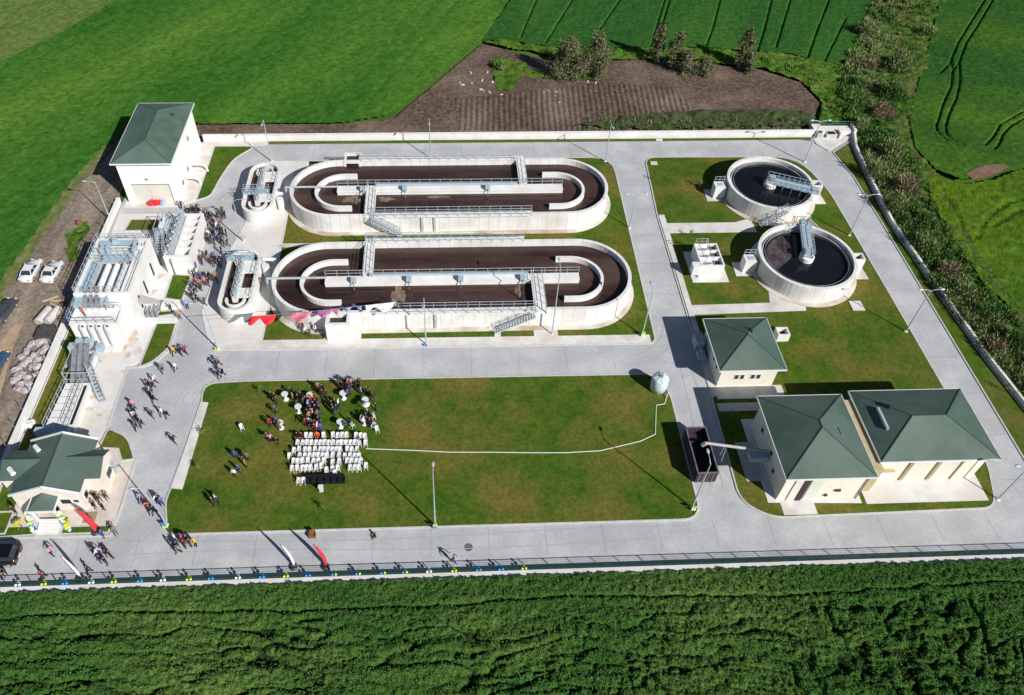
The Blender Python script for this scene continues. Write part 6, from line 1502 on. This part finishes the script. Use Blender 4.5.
spots = [(862, 35, 4.2, 6, LT, 'large spreading tan reed clump at the top edge of the bank'), (900, 70, 4.6, 7.5, LT, 'biggest olive reed clump in the upper middle of the bank'), (888, 5, 3.6, 5, LT, 'tan reed clump at the very top of the picture'),
         (868, 70, 2.6, 4, LP_, 'pinkish dry bush on the upper left side of the bank'), (893, 100, 4, 7, LG, 'large dark green bush in the middle of the bank, above the wall corner'), (880, 118, 3.6, 5, LP_, 'brownish bush right above the wall corner'),
         (858, 132, 3.6, 4, LT, 'feathery green reed clump touching the corner of the right wall'), (886, 160, 5.0, 6.5, LT, 'wide tan reed clump beside the bend of the right wall'), (872, 178, 4.6, 4.5, LT, 'pale reed clump against the wall beside the lamp post'),
         (902, 196, 4.8, 5.5, LP_, 'brown dry bush halfway down the bank'), (895, 212, 4.6, 4.5, LT, 'reed clump against the wall below the upper lamp post'), (922, 228, 3.4, 5, LG, 'dark bush on the field side halfway down the bank'),
         (922, 252, 4.0, 5, LT, 'tan reed clump above the middle of the right wall'), (945, 278, 3.0, 5, LP_, 'dry pinkish reeds above the lower lamp post'), (962, 300, 3.2, 4.5, LT, 'green tipped reed clump behind the lower lamp post'),
         (985, 318, 3.0, 5, LG, 'dark round bush low on the bank by the right edge'), (1010, 345, 2.6, 5, LG, 'dark bush at the right edge of the picture'), (990, 350, 2.0, 4, LP_, 'brown dry patch of stalks above the lower wall'), (858, 88, 3.0, 4.5, LG, 'leafy green bush left of the dark gully'), (925, 35, 2.6, 5, LT, 'pale reed clump right of the dark gully')]
for k, (px, py, h, w_, ms, lb) in enumerate(spots):
    p = g(px, py); T = clump('reed_clump' if ms is not LG else 'bush', p.x, p.y, .3, h, w_, ms, int(w_*w_*42), 300+k, lb, 'reeds' if ms is not LG else 'bush')
# scrub leaves along the back of the north wall
rr = random.Random(77); b = MB()
for i in range(130):
    x = rr.uniform(24, 62); y = rr.uniform(112.2, 116.5); clump('x', x, y, .05, rr.uniform(.4, 1.2), rr.uniform(.6, 1.4), None, 16, i+900, b=b)
o = b.build('scrub', [LG[0], LT[1], LP_[1]]); tag(o, 'low dark scrub growing behind the right part of the north wall', 'scrub', kind='stuff')
rr = random.Random(78); b = MB(); zone = gg([(700, 54), (790, 60), (835, 68), (862, 78), (868, 116), (852, 122), (822, 120), (822, 103), (800, 80), (760, 66)])
for i in range(170):
    x = rr.uniform(46, 76); y = rr.uniform(113, 140)
    if inside(zone, np.array([x]), np.array([y]))[0]: clump('x', x, y, .15, rr.uniform(.5, 1.5), rr.uniform(.8, 2.2), None, 40, i+1900, b=b)
LGb = [LG[1], mat('weed_light', (.14, .26, .035), rough=.9), mat('weed_mid', (.09, .19, .03), rough=.9)]
o = b.build('weeds', LGb); tag(o, 'leafy bright weeds between the ploughed soil and the reed bank', 'weeds', kind='stuff')
# saplings on the lawns
for i, (px, py, lb) in enumerate([(205, 437, 'tiny yellowish sapling on the grass by the bench strip'), (200, 472, 'tiny sapling on the grass lower left'), (262, 395, 'tiny sapling near the top edge of the front lawn'), (325, 512, 'tiny sapling near the bottom of the front lawn'), (866, 465, 'tiny sapling in front of the right hall'), (1003, 392, 'tiny sapling on the verge by the right wall'), (655, 182, 'tiny sapling left of the upper round tank'), (698, 188, 'second tiny sapling left of the upper round tank'), (690, 238, 'tiny sapling above the block with three openings')]):
    p = g(px, py); T = thing('sapling', lb, 'sapling', (p.x, p.y, .1)); MB().tube([(p.x, p.y, .1), (p.x, p.y, 1.3)], .03, 5).build('trunk', M_bark, T)
    b = MB(); r2 = random.Random(i); leaf_cloud(b, [Vector((p.x+r2.gauss(0, .16), p.y+r2.gauss(0, .16), 1.2+r2.gauss(0, .25))) for _ in range(60)], .09, r2); b.build('crown', LG, T)
# stones on the rubble patch
pts = [(255, 355), (268, 365), (300, 312), (350, 345), (355, 390), (380, 395), (372, 310), (430, 408), (610, 400), (630, 392), (668, 395), (800, 350), (835, 355), (305, 358), (420, 300), (480, 330), (395, 352), (345, 385), (840, 540), (680, 440)]
for i, (a, c) in enumerate(sorted(pts)):
    p = g(400+a/4.267, c/4.267); o = lump('stone', p.x, p.y, .12, .30+.10*(i % 3), .2, .2, M_concg, 50+i); tag(o, 'pale stone on the rubble at the left of the ploughed soil, %s' % nth(i, len(pts))+(' from the left' if 0 < i < len(pts)-1 else ''), 'stone', 'pale stones on the bare soil')
